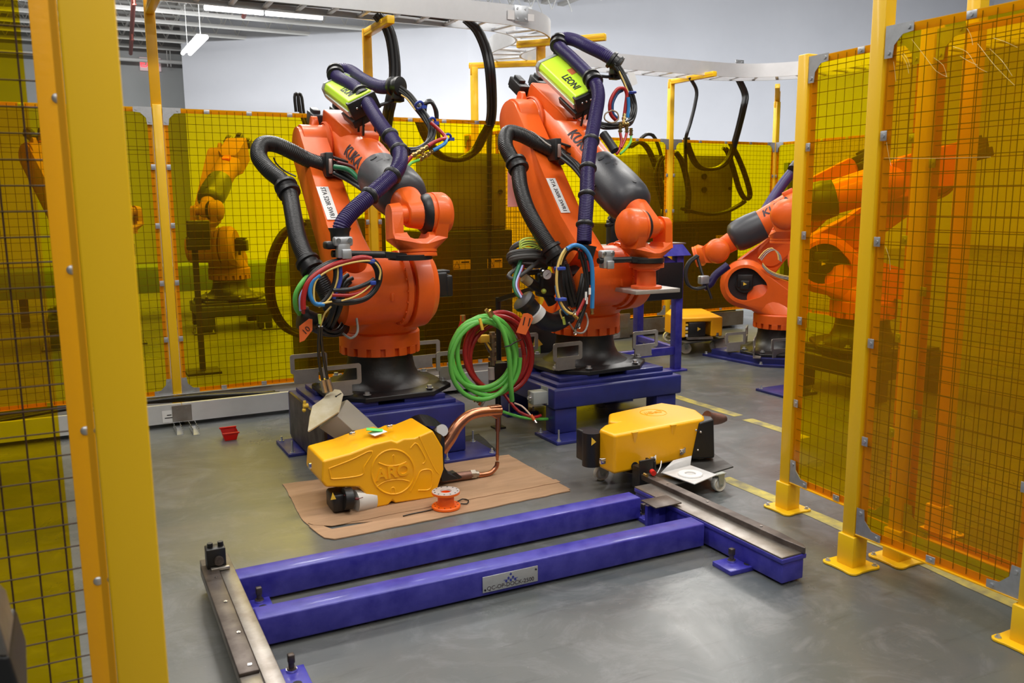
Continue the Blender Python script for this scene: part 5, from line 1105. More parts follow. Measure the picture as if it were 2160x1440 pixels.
# copper arms
def taper(pts,radii,m,name,parent,seg=18,sq=0):
    C=[];n=len(pts)
    P=[PY(*q) for q in pts]; cc=catmull(P,.02); mb=MB(); b=bmesh.new(); rings=[];prev=None
    lens=[0]
    for a,c in zip(cc,cc[1:]): lens.append(lens[-1]+(c-a).length)
    pl=[min(range(len(cc)),key=lambda i:(cc[i]-p).length) for p in P]
    for i,p in enumerate(cc):
        j=max(k for k in range(n) if pl[k]<=i); j=min(j,n-2); f=(i-pl[j])/max(1,pl[j+1]-pl[j]); R_=radii[j]*(1-f)+radii[j+1]*f
        t=(cc[min(i+1,len(cc)-1)]-cc[max(i-1,0)]).normalized(); a=t.orthogonal().normalized() if prev is None else (prev-t*prev.dot(t)).normalized(); prev=a; e=t.cross(a)
        rings.append([b.verts.new(p+(a*math.cos(2*PI*k/seg)+e*math.sin(2*PI*k/seg))*R_) for k in range(seg)])
    for A,B in zip(rings,rings[1:]):
        for k in range(seg): l=(k+1)%seg; b.faces.new((A[k],A[l],B[l],B[k]))
    b.faces.new(rings[0][::-1]); b.faces.new(rings[-1]); mb.add(b); return obj(name,mb,m,parent)
taper([(930,950,4.22),(948,925,4.22),(965,898,4.22),(985,879,4.22),(1008,870,4.22),(1035,867,4.22),(1056,866,4.22)],[.038,.036,.033,.030,.029,.028,.027],COPPER,'upper_copper_arm',g)
mb=MB(); mb.prism([PY(1034,858,4.20),PY(1060,855,4.20),PY(1060,876,4.20),PY(1048,884,4.20),(PY(1034,876,4.20))],(0,.045,0),(0,0,0)); obj('electrode_holder',mb,COPPER,g,bev=.006)
mb=MB(); mb.cyl(PY(1051,868,4.22),PY(1050,909,4.22),.014,seg=16); mb.cyl(PY(1050,909,4.22),PY(1049,960,4.22),.009,seg=14); mb.cyl(PY(1049,958,4.22),PY(1049,971,4.22),.011,.007,seg=14); obj('electrode_shank',mb,COPPER,g)
taper([(1049,974,4.22),(1047,984,4.22),(1036,996,4.22),(1020,1001,4.22),(996,1002,4.22)],[.012,.013,.014,.015,.015],COPPER,'lower_copper_bend',g)
mb=MB(); mb.cyl(PY(925,1010,4.22),PY(995,1001,4.22),.026,.024,seg=22); obj('lower_arm_sleeve',mb,COPPERD,g); mb=MB(); mb.cyl(PY(992,1001,4.22),PY(1002,1000,4.22),.027,seg=6); mb.cyl(PY(1002,1000,4.22),PY(1008,1000,4.22),.020,seg=16); obj('lock_nut',mb,mat('nickel_plug',(.42,.37,.30),.35,metal=.8),g)
mb=MB(); mb.prism([PY(944,1002,4.19),PY(962,996,4.19),PY(975,1006,4.19),PY(968,1010,4.19)],(0,.05,0),(0,0,0)); obj('black_tongue',mb,BLK,g)
# duct leaning behind (transparent sleeve with cream cover)
SMK=mat('smoky_clear_plastic',(.62,.58,.48),.22); SMK.node_tree.nodes['Principled BSDF'].inputs['Transmission Weight'].default_value=.55; SMK.node_tree.nodes['Principled BSDF'].inputs['IOR'].default_value=1.1
g2=root('plastic_hopper',PY(715,900,4.5),'open clear plastic duct with a dirty cream flap leaning behind the yellow gun','duct')
def pn(px,py,y): return PY(px,py,y)
A_=[pn(672,902,4.52),pn(668,898,4.66),pn(716,870,4.52),pn(735,838,4.66)]
mb=MB(); mb.hull([pn(672,902,4.50),pn(711,877,4.44),pn(732,842,4.56),pn(700,856,4.68),pn(706,925,4.50),pn(745,908,4.42),pn(800,905,4.46),pn(775,880,4.62)]); obj('clear_duct',mb,SMK,g2,bev=.004)
mb=MB(); mb.prism([pn(652,912,4.42),pn(656,880,4.46),pn(662,857,4.52),pn(686,840,4.58),pn(690,834,4.60),pn(709,822,4.62),pn(719,823,4.60),pn(725,832,4.56),pn(716,870,4.44)],(-.010,-.004,.006),(0,0,0)); obj('cream_flap',mb,CREAM,g2,bev=.003)
mb=MB(); mb.tube([pn(709,836,4.55),pn(714,832,4.55),pn(720,829,4.555)],.0025,6); mb.sphere(pn(709,836,4.55),.006); obj('split_pin',mb,INK,g2)
# cardboard sheets
def slab(pts,z,th,name,lab,m=CARD,cat='cardboard'):
    P=[Gz(x,y,0) for x,y in pts]; Q=[]
    for i,a in enumerate(P):
        b_=P[(i+1)%len(P)]; k=max(1,int((b_-a).length/.05)); nn=Vector((-(b_-a).y,(b_-a).x,0)).normalized()
        for j in range(k): Q.append(a.lerp(b_,j/k)+nn*(random.uniform(-.004,.004) if j else 0))
    mb=MB(); mb.prism(Q,(0,0,th),(0,0,z)); o=obj(name,mb,m,smooth=0,at=sum(P,Vector())/len(P)); tag(o,lab,cat); return o
slab([(596,1022),(1073,960),(1203,1033),(870,1094),(655,1112),(640,1100)],.001,.004,'cardboard_sheet','large brown cardboard sheet flat on the floor under the yellow gun')
slab([(652,1112),(672,1106),(700,1118),(990,1064),(1196,1033),(1203,1037),(900,1100),(706,1139),(684,1136)],.0015,.0055,'cardboard_sheet','long narrow torn cardboard strip along the front edge of the big sheet')
slab([(650,1106),(930,1059),(1080,1030),(1172,1013),(1182,1019),(930,1067),(700,1112),(662,1110)],.0055,.003,'cardboard_flap','raised cardboard flap between the big sheet and the torn front strip')
# spacer flange orange
c=Gz(941,1078,.008); c=Gz(941,1070,.008); r_=root('flange_spacer',c,'orange steel spool with two bolted flanges and a bare top face on the cardboard','spool')
mb=MB(); mb.lathe([(.030,.006),(.066,.006),(.074,.010),(.074,.020),(.070,.024),(.044,.026),(.042,.034),(.042,.068),(.044,.078),(.072,.084),(.072,.096),(.030,.0965)],c-Vector((0,0,.008)),(0,0,1),44,cap=False); obj('spool_body',mb,mat('bright_orange_paint',(.98,.16,.01),.4),r_,bev=.001)
mb=MB(); mb.lathe([(.026,.090),(.030,.0975),(.070,.0975),(.072,.095)],c-Vector((0,0,.008)),(0,0,1),44,cap=False); obj('bare_top_face',mb,mat('bare_machined_face',(.50,.44,.41),.5,metal=.3),r_)
mb=MB(); mb.lathe([(.030,.0965),(.028,.05),(.0,.05)],c-Vector((0,0,.008)),(0,0,1),36,cap=False); obj('bore',mb,mat('bright_orange_paint',(.98,.16,.01),.4),r_)
for z,R_ in ((.0978,.060),(.0245,.060)):
    for k in range(12):
        a=2*PI*k/12; p=c+Vector((R_*math.cos(a),R_*math.sin(a),z-.008)); mb=MB(); mb.cyl(p,p+Vector((0,0,.0006)),.0042,seg=10); obj('bolt_hole',mb,INK,r_,smooth=0)
P=[(850,1088),(870,1083),(905,1076),(935,1068),(960,1060),(975,1052),(988,1055),(985,1062),(972,1062)]
mb=MB(); mb.tube([Gz(x,y,.012) for x,y in P],.003,6); o=obj('thin_black_cord',mb,CBL); tag(o,'thin black cord lying across the cardboard behind the orange spool','cord')
# red bin
c=Gz(488,930,0); r_=root('red_parts_bin',c,'small open red plastic parts bin on the floor in front of the duct','bin')
mb=MB(); b=bmesh.new(); w0,d0,w1,d1,h=.036,.045,.050,.062,.065
o_=[[b.verts.new((c.x+sx*w,c.y+.06+sy*d,z)) for sx,sy in ((-1,-1),(1,-1),(1,1),(-1,1))] for w,d,z in ((w0,d0,.002),(w1,d1,h))]
o_[1][0].co.z-=.012;o_[1][1].co.z-=.012
b.faces.new(o_[0])
for i in range(4): j=(i+1)%4; b.faces.new((o_[0][i],o_[0][j],o_[1][j],o_[1][i]))
bmesh.ops.solidify(b,geom=b.faces[:],thickness=.003); mb.add(b); obj('bin_body',mb,REDB,r_,smooth=0)
mb=MB(); mb.box((c.x,c.y+.12,h),(.11,.008,.012),bev=.002); mb.box((c.x,c.y,h-.012),(.11,.008,.010),bev=.002); obj('rim',mb,REDB,r_)
# ================================================================ GUN ON DOLLY
def caster(parent,x,y,zt,ang,R_=.042):
    r=parent; M=Matrix.Translation((x,y,0))@Matrix.Rotation(ang,4,'Z'); mb=MB(); mb.lathe([(.008,-.018),(R_*.55,-.016),(R_*.62,-.012),(R_*.92,-.017),(R_,-.012),(R_,.012),(R_*.92,.017),(R_*.62,.012),(R_*.55,.016),(.008,.018)],(0,0,R_),(0,1,0),32); mb.xform(M); obj('caster_wheel',mb,NYL,r)
    mb=MB(); 
    for s in (-.024,.024): mb.hull([Vector((dx,s+e,z)) for dx,z in ((-.012,R_-.01),(.012,R_-.01),(-.03,zt),(.02,zt)) for e in (-.0015,.0015)])
    mb.box((-.01,0,zt-.004),(.07,.06,.006)); mb.cyl((0,-.028,R_),(0,.028,R_),.006,seg=10); mb.xform(M); obj('caster_fork',mb,mat('dull_zinc_fork',(.42,.44,.40),.45,metal=.6),r)
ZD=.112
g3=root('gun_dolly',(2.8,3.75,0),'low dark dolly on nylon wheels carrying the yellow gun','dolly')
Pd=[Gz(1547,984,ZD),Gz(1417,1014,ZD),Gz(1262,985,ZD),Gz(1275,935,ZD),Gz(1440,912,ZD)]
P=[Gz(1547,983,ZD),Gz(1420,1022,ZD),Gz(1392,1012,ZD),Gz(1270,990,ZD)+Vector((.05,.02,0)),Gz(1300,930,ZD),Gz(1450,918,ZD)]
mb=MB(); mb.prism(P,(0,0,-.008),(0,0,0)); obj('dolly_plate',mb,mat('worn_dark_plate',(.10,.098,.092),.42,metal=.5,var=.4,vscale=8),g3,bev=.001)
for (px,py),ang in (((1515,1035),.5),((1268,1012),.3),((1300,940),.2),((1470,962),.4)):
    c=Gz(px,py,0); caster(g3,c.x,c.y,ZD-.006,ang-.45)
g4=root('spot_weld_gun',(2.8,3.75,ZD),'yellow spot welding gun lying on its side on the low dolly','welding gun')
ZG0,ZG1=.135,.352
def gt(px,py): return Gz(px,py,ZG1)
top=[(1263,904),(1296,917),(1487,882),(1486,876),(1469,863),(1435,854),(1394,848),(1325,862),(1284,871),(1283,887),(1302,889),(1276,894)]
P=[gt(*q) for q in top]; mb=MB(); mb.prism(P,(0,0,ZG0-ZG1),(0,0,0)); obj('yellow_shell',mb,YELS,g4,bev=.018,smooth=50)
# raised marks on top
def tl(pts,R_=.004): mb=MB(); mb.tube([Gz(x,y,ZG1) for x,y in pts],R_,6,res=.01); obj('raised_line',mb,YELS,g4)
_a=gt(1296,917); _b=gt(1487,882); _c=Gz(1378,870,ZG1); obj('raised_letters',text_mb('ARO',.062,frameM(_c,_b-_a,Vector((0,0,1)).cross(_b-_a)),.003),YELS,g4)
mb=MB(); c=Gz(1378,870,ZG1); mb.ring(c,(0,0,1),.075,.003,30,6); obj('emblem_ring',mb,YELS,g4)
def front_pt(px,py,off=.0):  # on the front side face between two bottom corners
    a=gt(1296,917); b_=gt(1487,882); d=(b_-a).normalized(); n=Vector((-d.y,d.x,0)); p=PN(px,py,a,n); return p-n*off*1.0 if n.y>0 else p+n*off
for px,py in ((1339,922),(1420,906)): # moulded wedges
    p=front_pt(px,py,-.004); mb=MB(); mb.hull([p+Vector((-.022,0,.03)),p+Vector((.022,0,.03)),p+Vector((0,0,-.06)),p+Vector((-.018,-.012,.03)),p+Vector((.018,-.012,.03))]); obj('moulded_wedge',mb,YELS,g4,bev=.003)
for px,py in ((1375,968),(1437,952)):
    p=front_pt(px,py,.004); mb=MB(); mb.box(p,(.028,.010,.03),bev=.003); mb.cyl(p,p+Vector((0,-.012,0)),.009,seg=10); mb.box(p+Vector((.012,-.006,.01)),(.008,.012,.03)); obj('spring_catch',mb,CHR,g4)
p=PY(1271,972,gt(1275,908).y-.09); mb=MB(); mb.box(p,(.03,.02,.03),bev=.003); obj('spring_catch',mb,CHR,g4)
mb=MB(); p=front_pt(1338,982,.003); mb.cyl(p,p+Vector((0,-.002,0)),.022,seg=20); obj('cable_cutout',mb,INK,g4,smooth=0)
mb=MB(); p=gt(1262,915)+Vector((.03,.10,0)); mb.cyl((p.x+.005,p.y+.02,.145),(p.x+.005,p.y+.02,.33),.05,seg=28); mb.box((p.x+.03,p.y+.09,.24),(.10,.10,.17),bev=.01); obj('black_motor',mb,BLK,g4)
mb=MB(); q=PY(1252,931,p.y-.032); mb.prism([q+Vector((-.014,0,-.02)),q+Vector((.016,0,-.004)),q+Vector((-.012,0,.024))],(0,-.001,0),(0,0,0)); obj('warning_triangle',mb,LBLY,g4,smooth=0)
mb=MB(); p=gt(1293,884); mb.box((p.x+.04,p.y+.0,.325),(.07,.05,.02)); obj('maroon_cable_entry',mb,MAROON,g4)
# black rear shroud and dull copper arm
mb=MB(); p=Gz(1488,882,ZG1); 
mb.hull([Vector((p.x+dx,p.y+dy,z)) for dx,dy,z in ((-.05,-.012,.335),(.05,-.01,.345),(.09,.05,.34),(.08,.14,.33),(.0,.18,.33),(-.10,-.012,.13),(.03,-.05,.13),(.09,.03,.13),(.08,.15,.13))]); obj('black_shroud',mb,BLK,g4,bev=.01)
for px,py in ((1468,907),(1478,911),(1472,949)):
    mb=MB(); q=PN(px,py,(p.x-.03,p.y-.02,0),(0,1,0)); mb.sphere(q,.007); obj('shroud_screw',mb,CHR,g4)
mb=MB(); mb.cyl((p.x+.0,p.y+.06,.115),(p.x+.0,p.y+.06,.135),.05,seg=24); obj('clear_foot_ring',mb,NYL,g4)
q=PY(1490,878,p.y+.10); 
taper([(1490,880,p.y+.12),(1505,884,p.y+.12),(1520,884,p.y+.12),(1530,882,p.y+.12)],[.040,.034,.026,.018],COPPERD,'dull_copper_arm',g4)
taper([(1488,874,p.y+.16),(1505,875,p.y+.16),(1520,877,p.y+.15),(1529,881,p.y+.14)],[.014,.014,.014,.014],COPPERD,'upper_copper_arm',g4)
# plastic bag with white disc on the dolly
bg=root('plastic_bag',Gz(1450,995,ZD+.01),'clear plastic bag with a round white packing on the dolly corner','plastic bag')
P=[Gz(1397,998,ZD+.02),Gz(1465,1022,ZD+.02),Gz(1512,1002,ZD+.02),Gz(1456,982,ZD+.02)]; mb=MB(); mb.prism(P,(0,0,.004),(0,0,0)); obj('bag_sheet',mb,PLATEP,bg)
P=[Gz(1394,998,ZD+.022),Gz(1456,982,ZD+.022),Gz(1459,962,.17),Gz(1420,972,.16)]; mb=MB(); mb.hull([v+Vector((0,0,e)) for v in P for e in (0,.004)]); obj('bag_fold',mb,PLATEP,bg)
mb=MB(); c=Gz(1456,1000,ZD+.025); mb.lathe([(.028,0),(.030,.006),(.062,.006),(.066,.0)],c,(0,0,1),30,cap=False); obj('packing_disc',mb,mat('white_foam',(.75,.74,.72),.5),bg)
mb=MB(); mb.tube([PY(1395,972,3.55),PY(1393,985,3.52),PY(1386,998,3.5)],.003,6); obj('white_tie',mb,WHITE,bg)
# ================================================================ SECOND DOLLY (far)
cc=Gz(1478,742,0); g5=root('gun_dolly',(cc.x,cc.y+.3,0),'small dark dolly on nylon wheels beside the far robot','dolly')
zt=.155
P=[Gz(1404,710,zt),Gz(1440,722,zt)+Vector((0,-.05,0)),Gz(1528,712,zt),Gz(1500,690,zt),Gz(1425,690,zt)]; mb=MB(); mb.prism(P,(0,0,-.012),(0,0,0)); obj('dolly_plate',mb,mat('worn_dark_plate',(.10,.098,.092),.42),g5)
for px,py in ((1446,746),(1508,740),(1409,720),(1475,712)):
    c=Gz(px,py,0); caster(g5,c.x,c.y,zt-.01,-.4,.058)
g6=root('spot_weld_gun',(cc.x,cc.y+.3,zt),'small looking yellow weld gun with open end on the far dolly, dark motor inside','welding gun')
z0,z1=.17,.47
def gg(px,py,z): return Gz(px,py,z)
top=[(1403,658),(1413,654),(1481,651),(1523,662),(1523,668),(1502,671),(1478,664),(1443,664),(1437,672),(1404,664)]
ZT6=.385; P=[Gz(x,y,ZT6) for x,y in ((1403,660),(1437,671),(1525,668),(1482,650),(1413,651))]; 
mb=MB(); mb.prism(P,(0,0,.185-ZT6),(0,0,0))
cu=MB(); a=P[1].lerp(P[2],.12); b_=P[1].lerp(P[2],.72); d=(P[2]-P[1]).normalized(); n=Vector((-d.y,d.x,0)); cu.bar((a+Vector((0,0,.24-ZT6))),(b_+Vector((0,0,.24-ZT6))),.30,.20,bev=0)
mb=cutmesh(mb,cu); obj('yellow_shell',mb,YELS,g6,bev=.014)
mb=MB(); m_=a.lerp(b_,.45)+n*.06; mb.box((m_.x,m_.y,.265),((b_-a).length*.7,.12,.15),Matrix.Rotation(math.atan2(d.y,d.x),4,'Z'),.012); mb.sphere((m_.x,m_.y-.04,.345),.018); obj('dark_motor',mb,BLK,g6)
mb=MB(); q=m_-n*.065; mb.prism([Vector((q.x,q.y,.25)),Vector((q.x,q.y,.29)),Vector((q.x+.035*d.x,q.y+.035*d.y,.27))],-n*.001,(0,0,0)); obj('warning_triangle',mb,LBLY,g6,smooth=0)
for k in range(4):
    mb=MB(); q=a+n*.02; mb.bar(Vector((q.x,q.y,.205+k*.036)),Vector((q.x,q.y,.205+k*.036))+d*.08,.012,.024); obj('hazard_stripe',mb,LBLY if k%2 else WHITE,g6,smooth=0)
mb=MB(); q=P[1].lerp(P[2],.86)+Vector((0,-.012,.21-ZT6)); mb.box(q,(.03,.01,.035),bev=.003); obj('spring_catch',mb,CHR,g6)
mb=MB(); mb.bar(a+Vector((0,-.02,.18-ZT6)),b_+Vector((0,-.02,.18-ZT6)),.05,.02); obj('steel_sill',mb,STEEL,g6)
b=bmesh.new(); mb=MB(); G=[[b.verts.new(Gz(1500+i*8+j*3,708+j*8,.16-.035*j)+Vector((0,.01*math.sin(i*2+j),.006*math.cos(i*3)))) for j in range(5)] for i in range(5)]
for i in range(4):
    for j in range(4): b.faces.new((G[i][j],G[i+1][j],G[i+1][j+1],G[i][j+1]))
bmesh.ops.solidify(b,geom=b.faces[:],thickness=.002); mb.add(b); tag(obj('plastic_wrap',mb,PLATEP),'crumpled clear plastic wrap hanging off the far dolly','plastic wrap')
# ================================================================ BLUE TABLE / STAND
tb=root('tool_stand',(4.6,6.4,0),'tall blue tool stand with a black plate behind the middle robot','stand')
q=Gz(1431,781,0); xr_=q.x-.02; yr_=q.y+.02; q2=Gz(1345,745,0)
def leg(x,y,z1,w_=.075):
    mb=MB(); mb.box((x,y,z1/2),(w_,w_,z1),bev=.003); obj('leg',mb,BLUE,tb); mb=MB(); mb.box((x,y,.008),(.17,.14,.016),bev=.002); obj('foot_plate',mb,BLUE,tb)
H1=vertz=1.15
leg(xr_,yr_,H1); xl_=PY(1353,600,yr_+.0).x; leg(xl_+.42,yr_+.85,H1) if False else None
yb=yr_+.75; xb=PY(1346,700,yb).x; leg(xb,yb,.95)
mb=MB(); mb.bar((xr_,yr_,.19),(xr_-.75,yr_,.19),.05,.07,bev=.002); obj('rail',mb,BLUE,tb)
mb=MB(); mb.bar((xr_,yr_,.19),(xb,yb,.19),.05,.06,bev=.002); obj('rail',mb,BLUE,tb)
leg(xr_-.78,yr_,H1)
mb=MB(); p=PY(1440,520,yr_-.05); zt_=p.z+.02; mb.hull([Vector(v) for v in ((xr_+.09,yr_-.08,zt_-.10),(xr_+.03,yr_-.03,zt_),(xr_+.09,yr_+.25,zt_-.10),(xr_+.03,yr_+.2,zt_),(xr_-.9,yr_-.03,zt_),(xr_-.9,yr_-.08,zt_-.10),(xr_-.9,yr_+.2,zt_),(xr_-.9,yr_+.25,zt_-.10))]); obj('top_beam',mb,BLUE,tb,bev=.004)
mb=MB(); mb.box((xr_-.42,yr_+.08,zt_+.006),(.98,.20,.012)); obj('steel_top_plate',mb,STEEL,tb)
mb=MB(); mb.bar((xr_-.02,yr_-.02,.95),(xr_-.28,yr_+.0,zt_-.06),.04,.06); obj('brace',mb,BLUE,tb)
a=PY(1330,558,yr_-.07); b_=PY(1437,630,yr_-.07); mb=MB(); mb.box(((a.x+b_.x)/2-.08,yr_-.06,(a.z+b_.z)/2),(abs(b_.x-a.x)+.2,.02,abs(a.z-b_.z)),bev=.01); obj('black_plate',mb,BLK,tb)
# black cluster of connectors on the stand top
cl=root('connector_cluster',PY(1292,490,yr_),'black cluster of plugs on top of the blue stand, left of the robot wrist','connector'); random.seed(4)
c0=PY(1293,500,yr_+.05); mb=MB(); mb.box((c0.x,c0.y,zt_+.12),(.10,.08,.22),bev=.01); obj('plug_post',mb,BLK,cl)
for k in range(12):
    a=random.uniform(0,6.28); e=Vector((math.cos(a)*.11,random.uniform(-.05,.05),math.sin(a)*.08)); m_=MB(); s=Vector((c0.x,c0.y-.03,zt_+.2)); m_.cyl(s+e*.3,s+e,.016,seg=8); obj('plug',m_,BLK,cl)
# ================================================================ COILED HOSES
def coil(name,cx,cy,R_px,Y,r,m,n,lab,seed,sq=1.0,group=None):
    rnd=random.Random(seed); pts=[]; N=18
    for i in range(n*N+1):
        a=2*PI*i/N; k=i/(n*N); R_=R_px*(1+.085*math.sin(a*.5+seed)+.06*math.sin(a*1.3+seed*2)+.03*math.sin(a*2.2)); pts.append((cx+R_*math.cos(a)+3*math.sin(a*.31+seed),cy+R_*sq*math.sin(a)+2*math.cos(a*.47),Y-.02*n/2+.035*math.sin(a*.23+seed)+.02*k*n))
    mb=MB(); mb.tube(path_px(pts),r,10,res=.03); o=obj(name,mb,m); tag(o,lab,'hose'); return o
coil('green_air_hose',1020,752,66,4.80,.0155,GRNH,4,'thick bright green hose coiled up between the two big robots',1,1.18)
coil('red_air_hose',1052,748,64,4.92,.0155,REDC,4,'thick dark red hose coiled up behind the green one',5,1.22)
mb=MB(); mb.tube(path_px([(1036,664,4.76),(1048,676,4.74),(1062,700,4.73),(1072,740,4.73),(1076,780,4.74),(1078,820,4.75),(1080,845,4.78)]),.016,10); tag(obj('green_hose_end',mb,GRNH),'straight run of green hose crossing the right side of the coil','hose')
mb=MB(); p=PY(1034,662,4.76); mb.cyl(p+Vector((-.012,0,.02)),p+Vector((.012,0,-.015)),.02,seg=14); mb.cyl(p+Vector((-.03,0,.03)),p,.012,seg=10); tag(obj('hose_end_coupling',mb,BRASS),'brass coupling on top of the green hose coil','coupling')
mb=MB(); mb.tube(path_px([(968,705,5.0),(971,690,5.0),(975,676,5.0)]),.014,10); o=obj('red_hose_stub',mb,REDC); tag(o,'short red hose stub with brass end rising left of the coil','hose')
mb=MB(); p=PY(976,671,5.0); mb.cyl(p+Vector((0,0,-.02)),p+Vector((0,0,.02)),.018,seg=12); tag(obj('hose_end_coupling',mb,BRASS),'brass coupling on the red hose stub left of the coil','coupling')
mb=MB(); 
for x,y in ((1015,682),): 
    a=PY(1012,672,4.72);b_=PY(1018,696,4.72); mb.bar(a,b_,.018,.012,up=(0,-1,0),bev=.002)
tag(obj('yellow_strap',mb,LBLY),'yellow strap around the green hose coil','strap')
mb=MB(); a=PY(1064,731,4.72); b_=PY(1084,723,4.72); mb.tube([a,(a+b_)/2+Vector((0,-.01,-.003)),b_,PY(1100,716,4.85)],.004,6); tag(obj('cable_tie',mb,CBL),'black tie holding the green and red coils together','cable tie')
P=[(1060,868,4.85),(1085,876,4.85),(1110,882,4.84),(1145,884,4.84),(1165,882,4.86)]; mb=MB(); mb.tube(path_px(P),.010,8); tag(obj('green_floor_hose',mb,GRNH),'thin green hose end on the floor between the pedestals','hose')
P=[(1062,830,4.9),(1078,850,4.86),(1095,868,4.80),(1125,880,4.76),(1140,876,4.8)]; mb=MB(); mb.tube(path_px(P),.010,8); tag(obj('red_floor_hose',mb,REDC),'thin red hose end reaching the floor below the coil','hose')
r_=root('cable_lead',PY(1110,870,4.7),'cream cable lead with an orange boot on the floor below the coil','cable')
mb=MB(); mb.tube(path_px([(1085,850,4.82),(1100,856,4.78),(1113,868,4.72),(1121,878,4.68)]),.006,8); obj('lead',mb,mat('cream_lead',(.75,.55,.42),.5),r_)
mb=MB(); mb.cyl(PY(1120,875,4.68),PY(1127,886,4.66),.011,seg=12); obj('orange_boot',mb,TAGO,r_); mb=MB(); mb.cyl(PY(1127,886,4.66),PY(1131,892,4.65),.008,.010,seg=8); obj('metal_tip',mb,CHR,r_)
# valve stand behind the coil
r_=root('valve_manifold',(PY(1030,720,5.15).x,5.15,0),'air valve manifold with brass fittings inside the hose coil','valve'); 
mb=MB(); mb.cyl(PY(1038,700,5.12),PY(1040,770,5.12),.020,seg=14); mb.cyl(PY(1022,712,5.12),PY(1034,740,5.12),.016,seg=12); 
for y in (705,722,735,752): mb.cyl(PY(1038,y,5.12),PY(1038.5,y+7,5.12),.030,seg=6)
obj('pipe_fittings',mb,mat('tarnished_brass',(.30,.27,.22),.4,metal=.8),r_)
mb=MB(); p=PY(1020,714,5.10); mb.box(p,(.07,.05,.05),bev=.006); mb.bar(p,p+Vector((.05,-.01,-.08)),.02,.012); obj('yellow_valve_handle',mb,LBLY,r_)
mb=MB(); a=PY(1050,790,5.15); mb.box((a.x,5.15,a.z),(.10,.10,.18),bev=.006); mb.cyl((a.x,5.15,0),(a.x,5.15,a.z),.02,seg=10); mb.box((a.x,5.15,.006),(.08,.08,.012)); obj('filter_bowl',mb,BLK,r_)
mb=MB(); mb.cyl(PY(1036,775,5.08),PY(1037,800,5.08),.022,seg=14); obj('clear_bowl',mb,PLATEP,r_)
r_=root('floor_coupling',PY(1013,850,4.85),'brass quick couplings lying below the hose coil','coupling')
for a,b_,R_ in (((1002,838,4.85),(1010,846,4.85),.016),((1012,856,4.82),(1026,836,4.82),.014),((1003,846,4.85),(1000,838,4.85),.010)):
    mb=MB(); mb.cyl(PY(*a),PY(*b_),R_,seg=12); mb.cyl(PY(*a),PY(*a).lerp(PY(*b_),.3),R_*1.3,seg=6); obj('brass_body',mb,BRASS if R_!=.014 else CHR,r_)
# grey cable coil on a bracket behind the middle robot
for k,(cx,cy,rx,ry,Y,R_,lab) in enumerate(((1112,540,40,12,4.95,.0135,'upper'),(1118,558,34,14,4.98,.0135,'third'),(1108,532,30,22,5.02,.0135,'back'),(1120,548,44,10,4.92,.0135,'front'))):
    mb=MB(); P=[]; 
    for i in range(40):
        a=2*PI*i/20+k; P.append((cx+rx*math.cos(a),cy+ry*math.sin(a)+4*(i//20),Y+.06*math.sin(a)))
    mb.tube(path_px(P),R_,8); o=obj('grey_cable_coil',mb,GREYH); tag(o,lab+' turns of the grey cable coil hanging left of the middle robot','cable',group='turns of the grey cable coil')
mb=MB(); mb.tube(path_px([(1135,552,4.9),(1110,572,4.86),(1085,588,4.86),(1072,582,4.88),(1082,572,4.9),(1100,560,4.9)]),.0135,8); tag(obj('grey_cable_loop',mb,GREYH),'grey cable loop drooping below the grey coil','cable')
mb=MB(); P=[(1118+22*math.cos(a*1.0),510+12*math.sin(a)+.8*a,4.9) for a in [i*.42 for i in range(60)]]; mb.tube(path_px(P),.005,6); tag(obj('yellow_green_wire_coil',mb,YELG),'thin yellow green earth wire coiled on top of the grey cable','wire')
r_=root('air_regulator',PY(1130,600,5.0),'air regulator with a round white gauge behind the middle robot hoses','regulator')
mb=MB(); mb.tube(path_px([(1105,585,5.0),(1125,600,5.0),(1150,615,5.0),(1165,640,5.0)]),.035,12); mb.box(PY(1150,600,5.0),(.12,.10,.16),bev=.02); mb.cyl((PY(1150,600,5.0).x,5.72,.0),(PY(1150,600,5.0).x,5.72,.84),.02,seg=10); mb.bar((PY(1150,600,5.0).x,5.72,.82),PY(1150,600,5.0),.03,.03); obj('black_body',mb,BLK,r_)
mb=MB(); p=PY(1154,579,4.88); mb.cyl(p+Vector((0,.03,0)),p,.036,seg=28); obj('gauge_rim',mb,CHR,r_); mb=MB(); mb.cyl(p+Vector((0,-.001,0)),p+Vector((0,-.002,0)),.031,seg=28); obj('gauge_dial',mb,WHITE,r_); mb=MB(); mb.bar(p+Vector((-.012,-.003,-.008)),p+Vector((.014,-.003,.010)),.003,.001); obj('gauge_needle',mb,INK,r_)
mb=MB(); a=PY(1105,585,4.97); mb.cyl(a,PY(1118,596,4.97),.03,seg=14); obj('white_cap',mb,CREAM,r_); mb=MB(); mb.sphere(PY(1147,614,4.93),.018); obj('yellow_cap',mb,YELG,r_)
# dark trolley plate & yellow sticker behind the middle pedestal
r_=root('junction_cabinet',(PY(1135,735,5.6).x,5.68,0),'dark low junction cabinet with a yellow warning sticker behind the hose coil','cabinet'); c=PY(1140,735,5.68)
mb=MB(); mb.box((c.x+.06,5.74,.42),(.34,.10,.44),bev=.004); mb.box((c.x+.06,5.80,.10),(.06,.06,.2)); obj('cabinet_body',mb,CAB,r_)
mb=MB(); c=PY(1133,722,5.685); mb.prism([c+Vector((-.04,0,-.05)),c+Vector((.05,0,-.02)),c+Vector((-.02,0,.06))],(0,-.002,0),(0,0,0)); obj('warning_triangle',mb,LBLY,r_,smooth=0)
mb=MB(); c=PY(1128,735,5.686); mb.box(c,(.10,.002,.09)); obj('green_sticker',mb,mat('sticker_green',(.35,.55,.12),.6),r_,smooth=0)
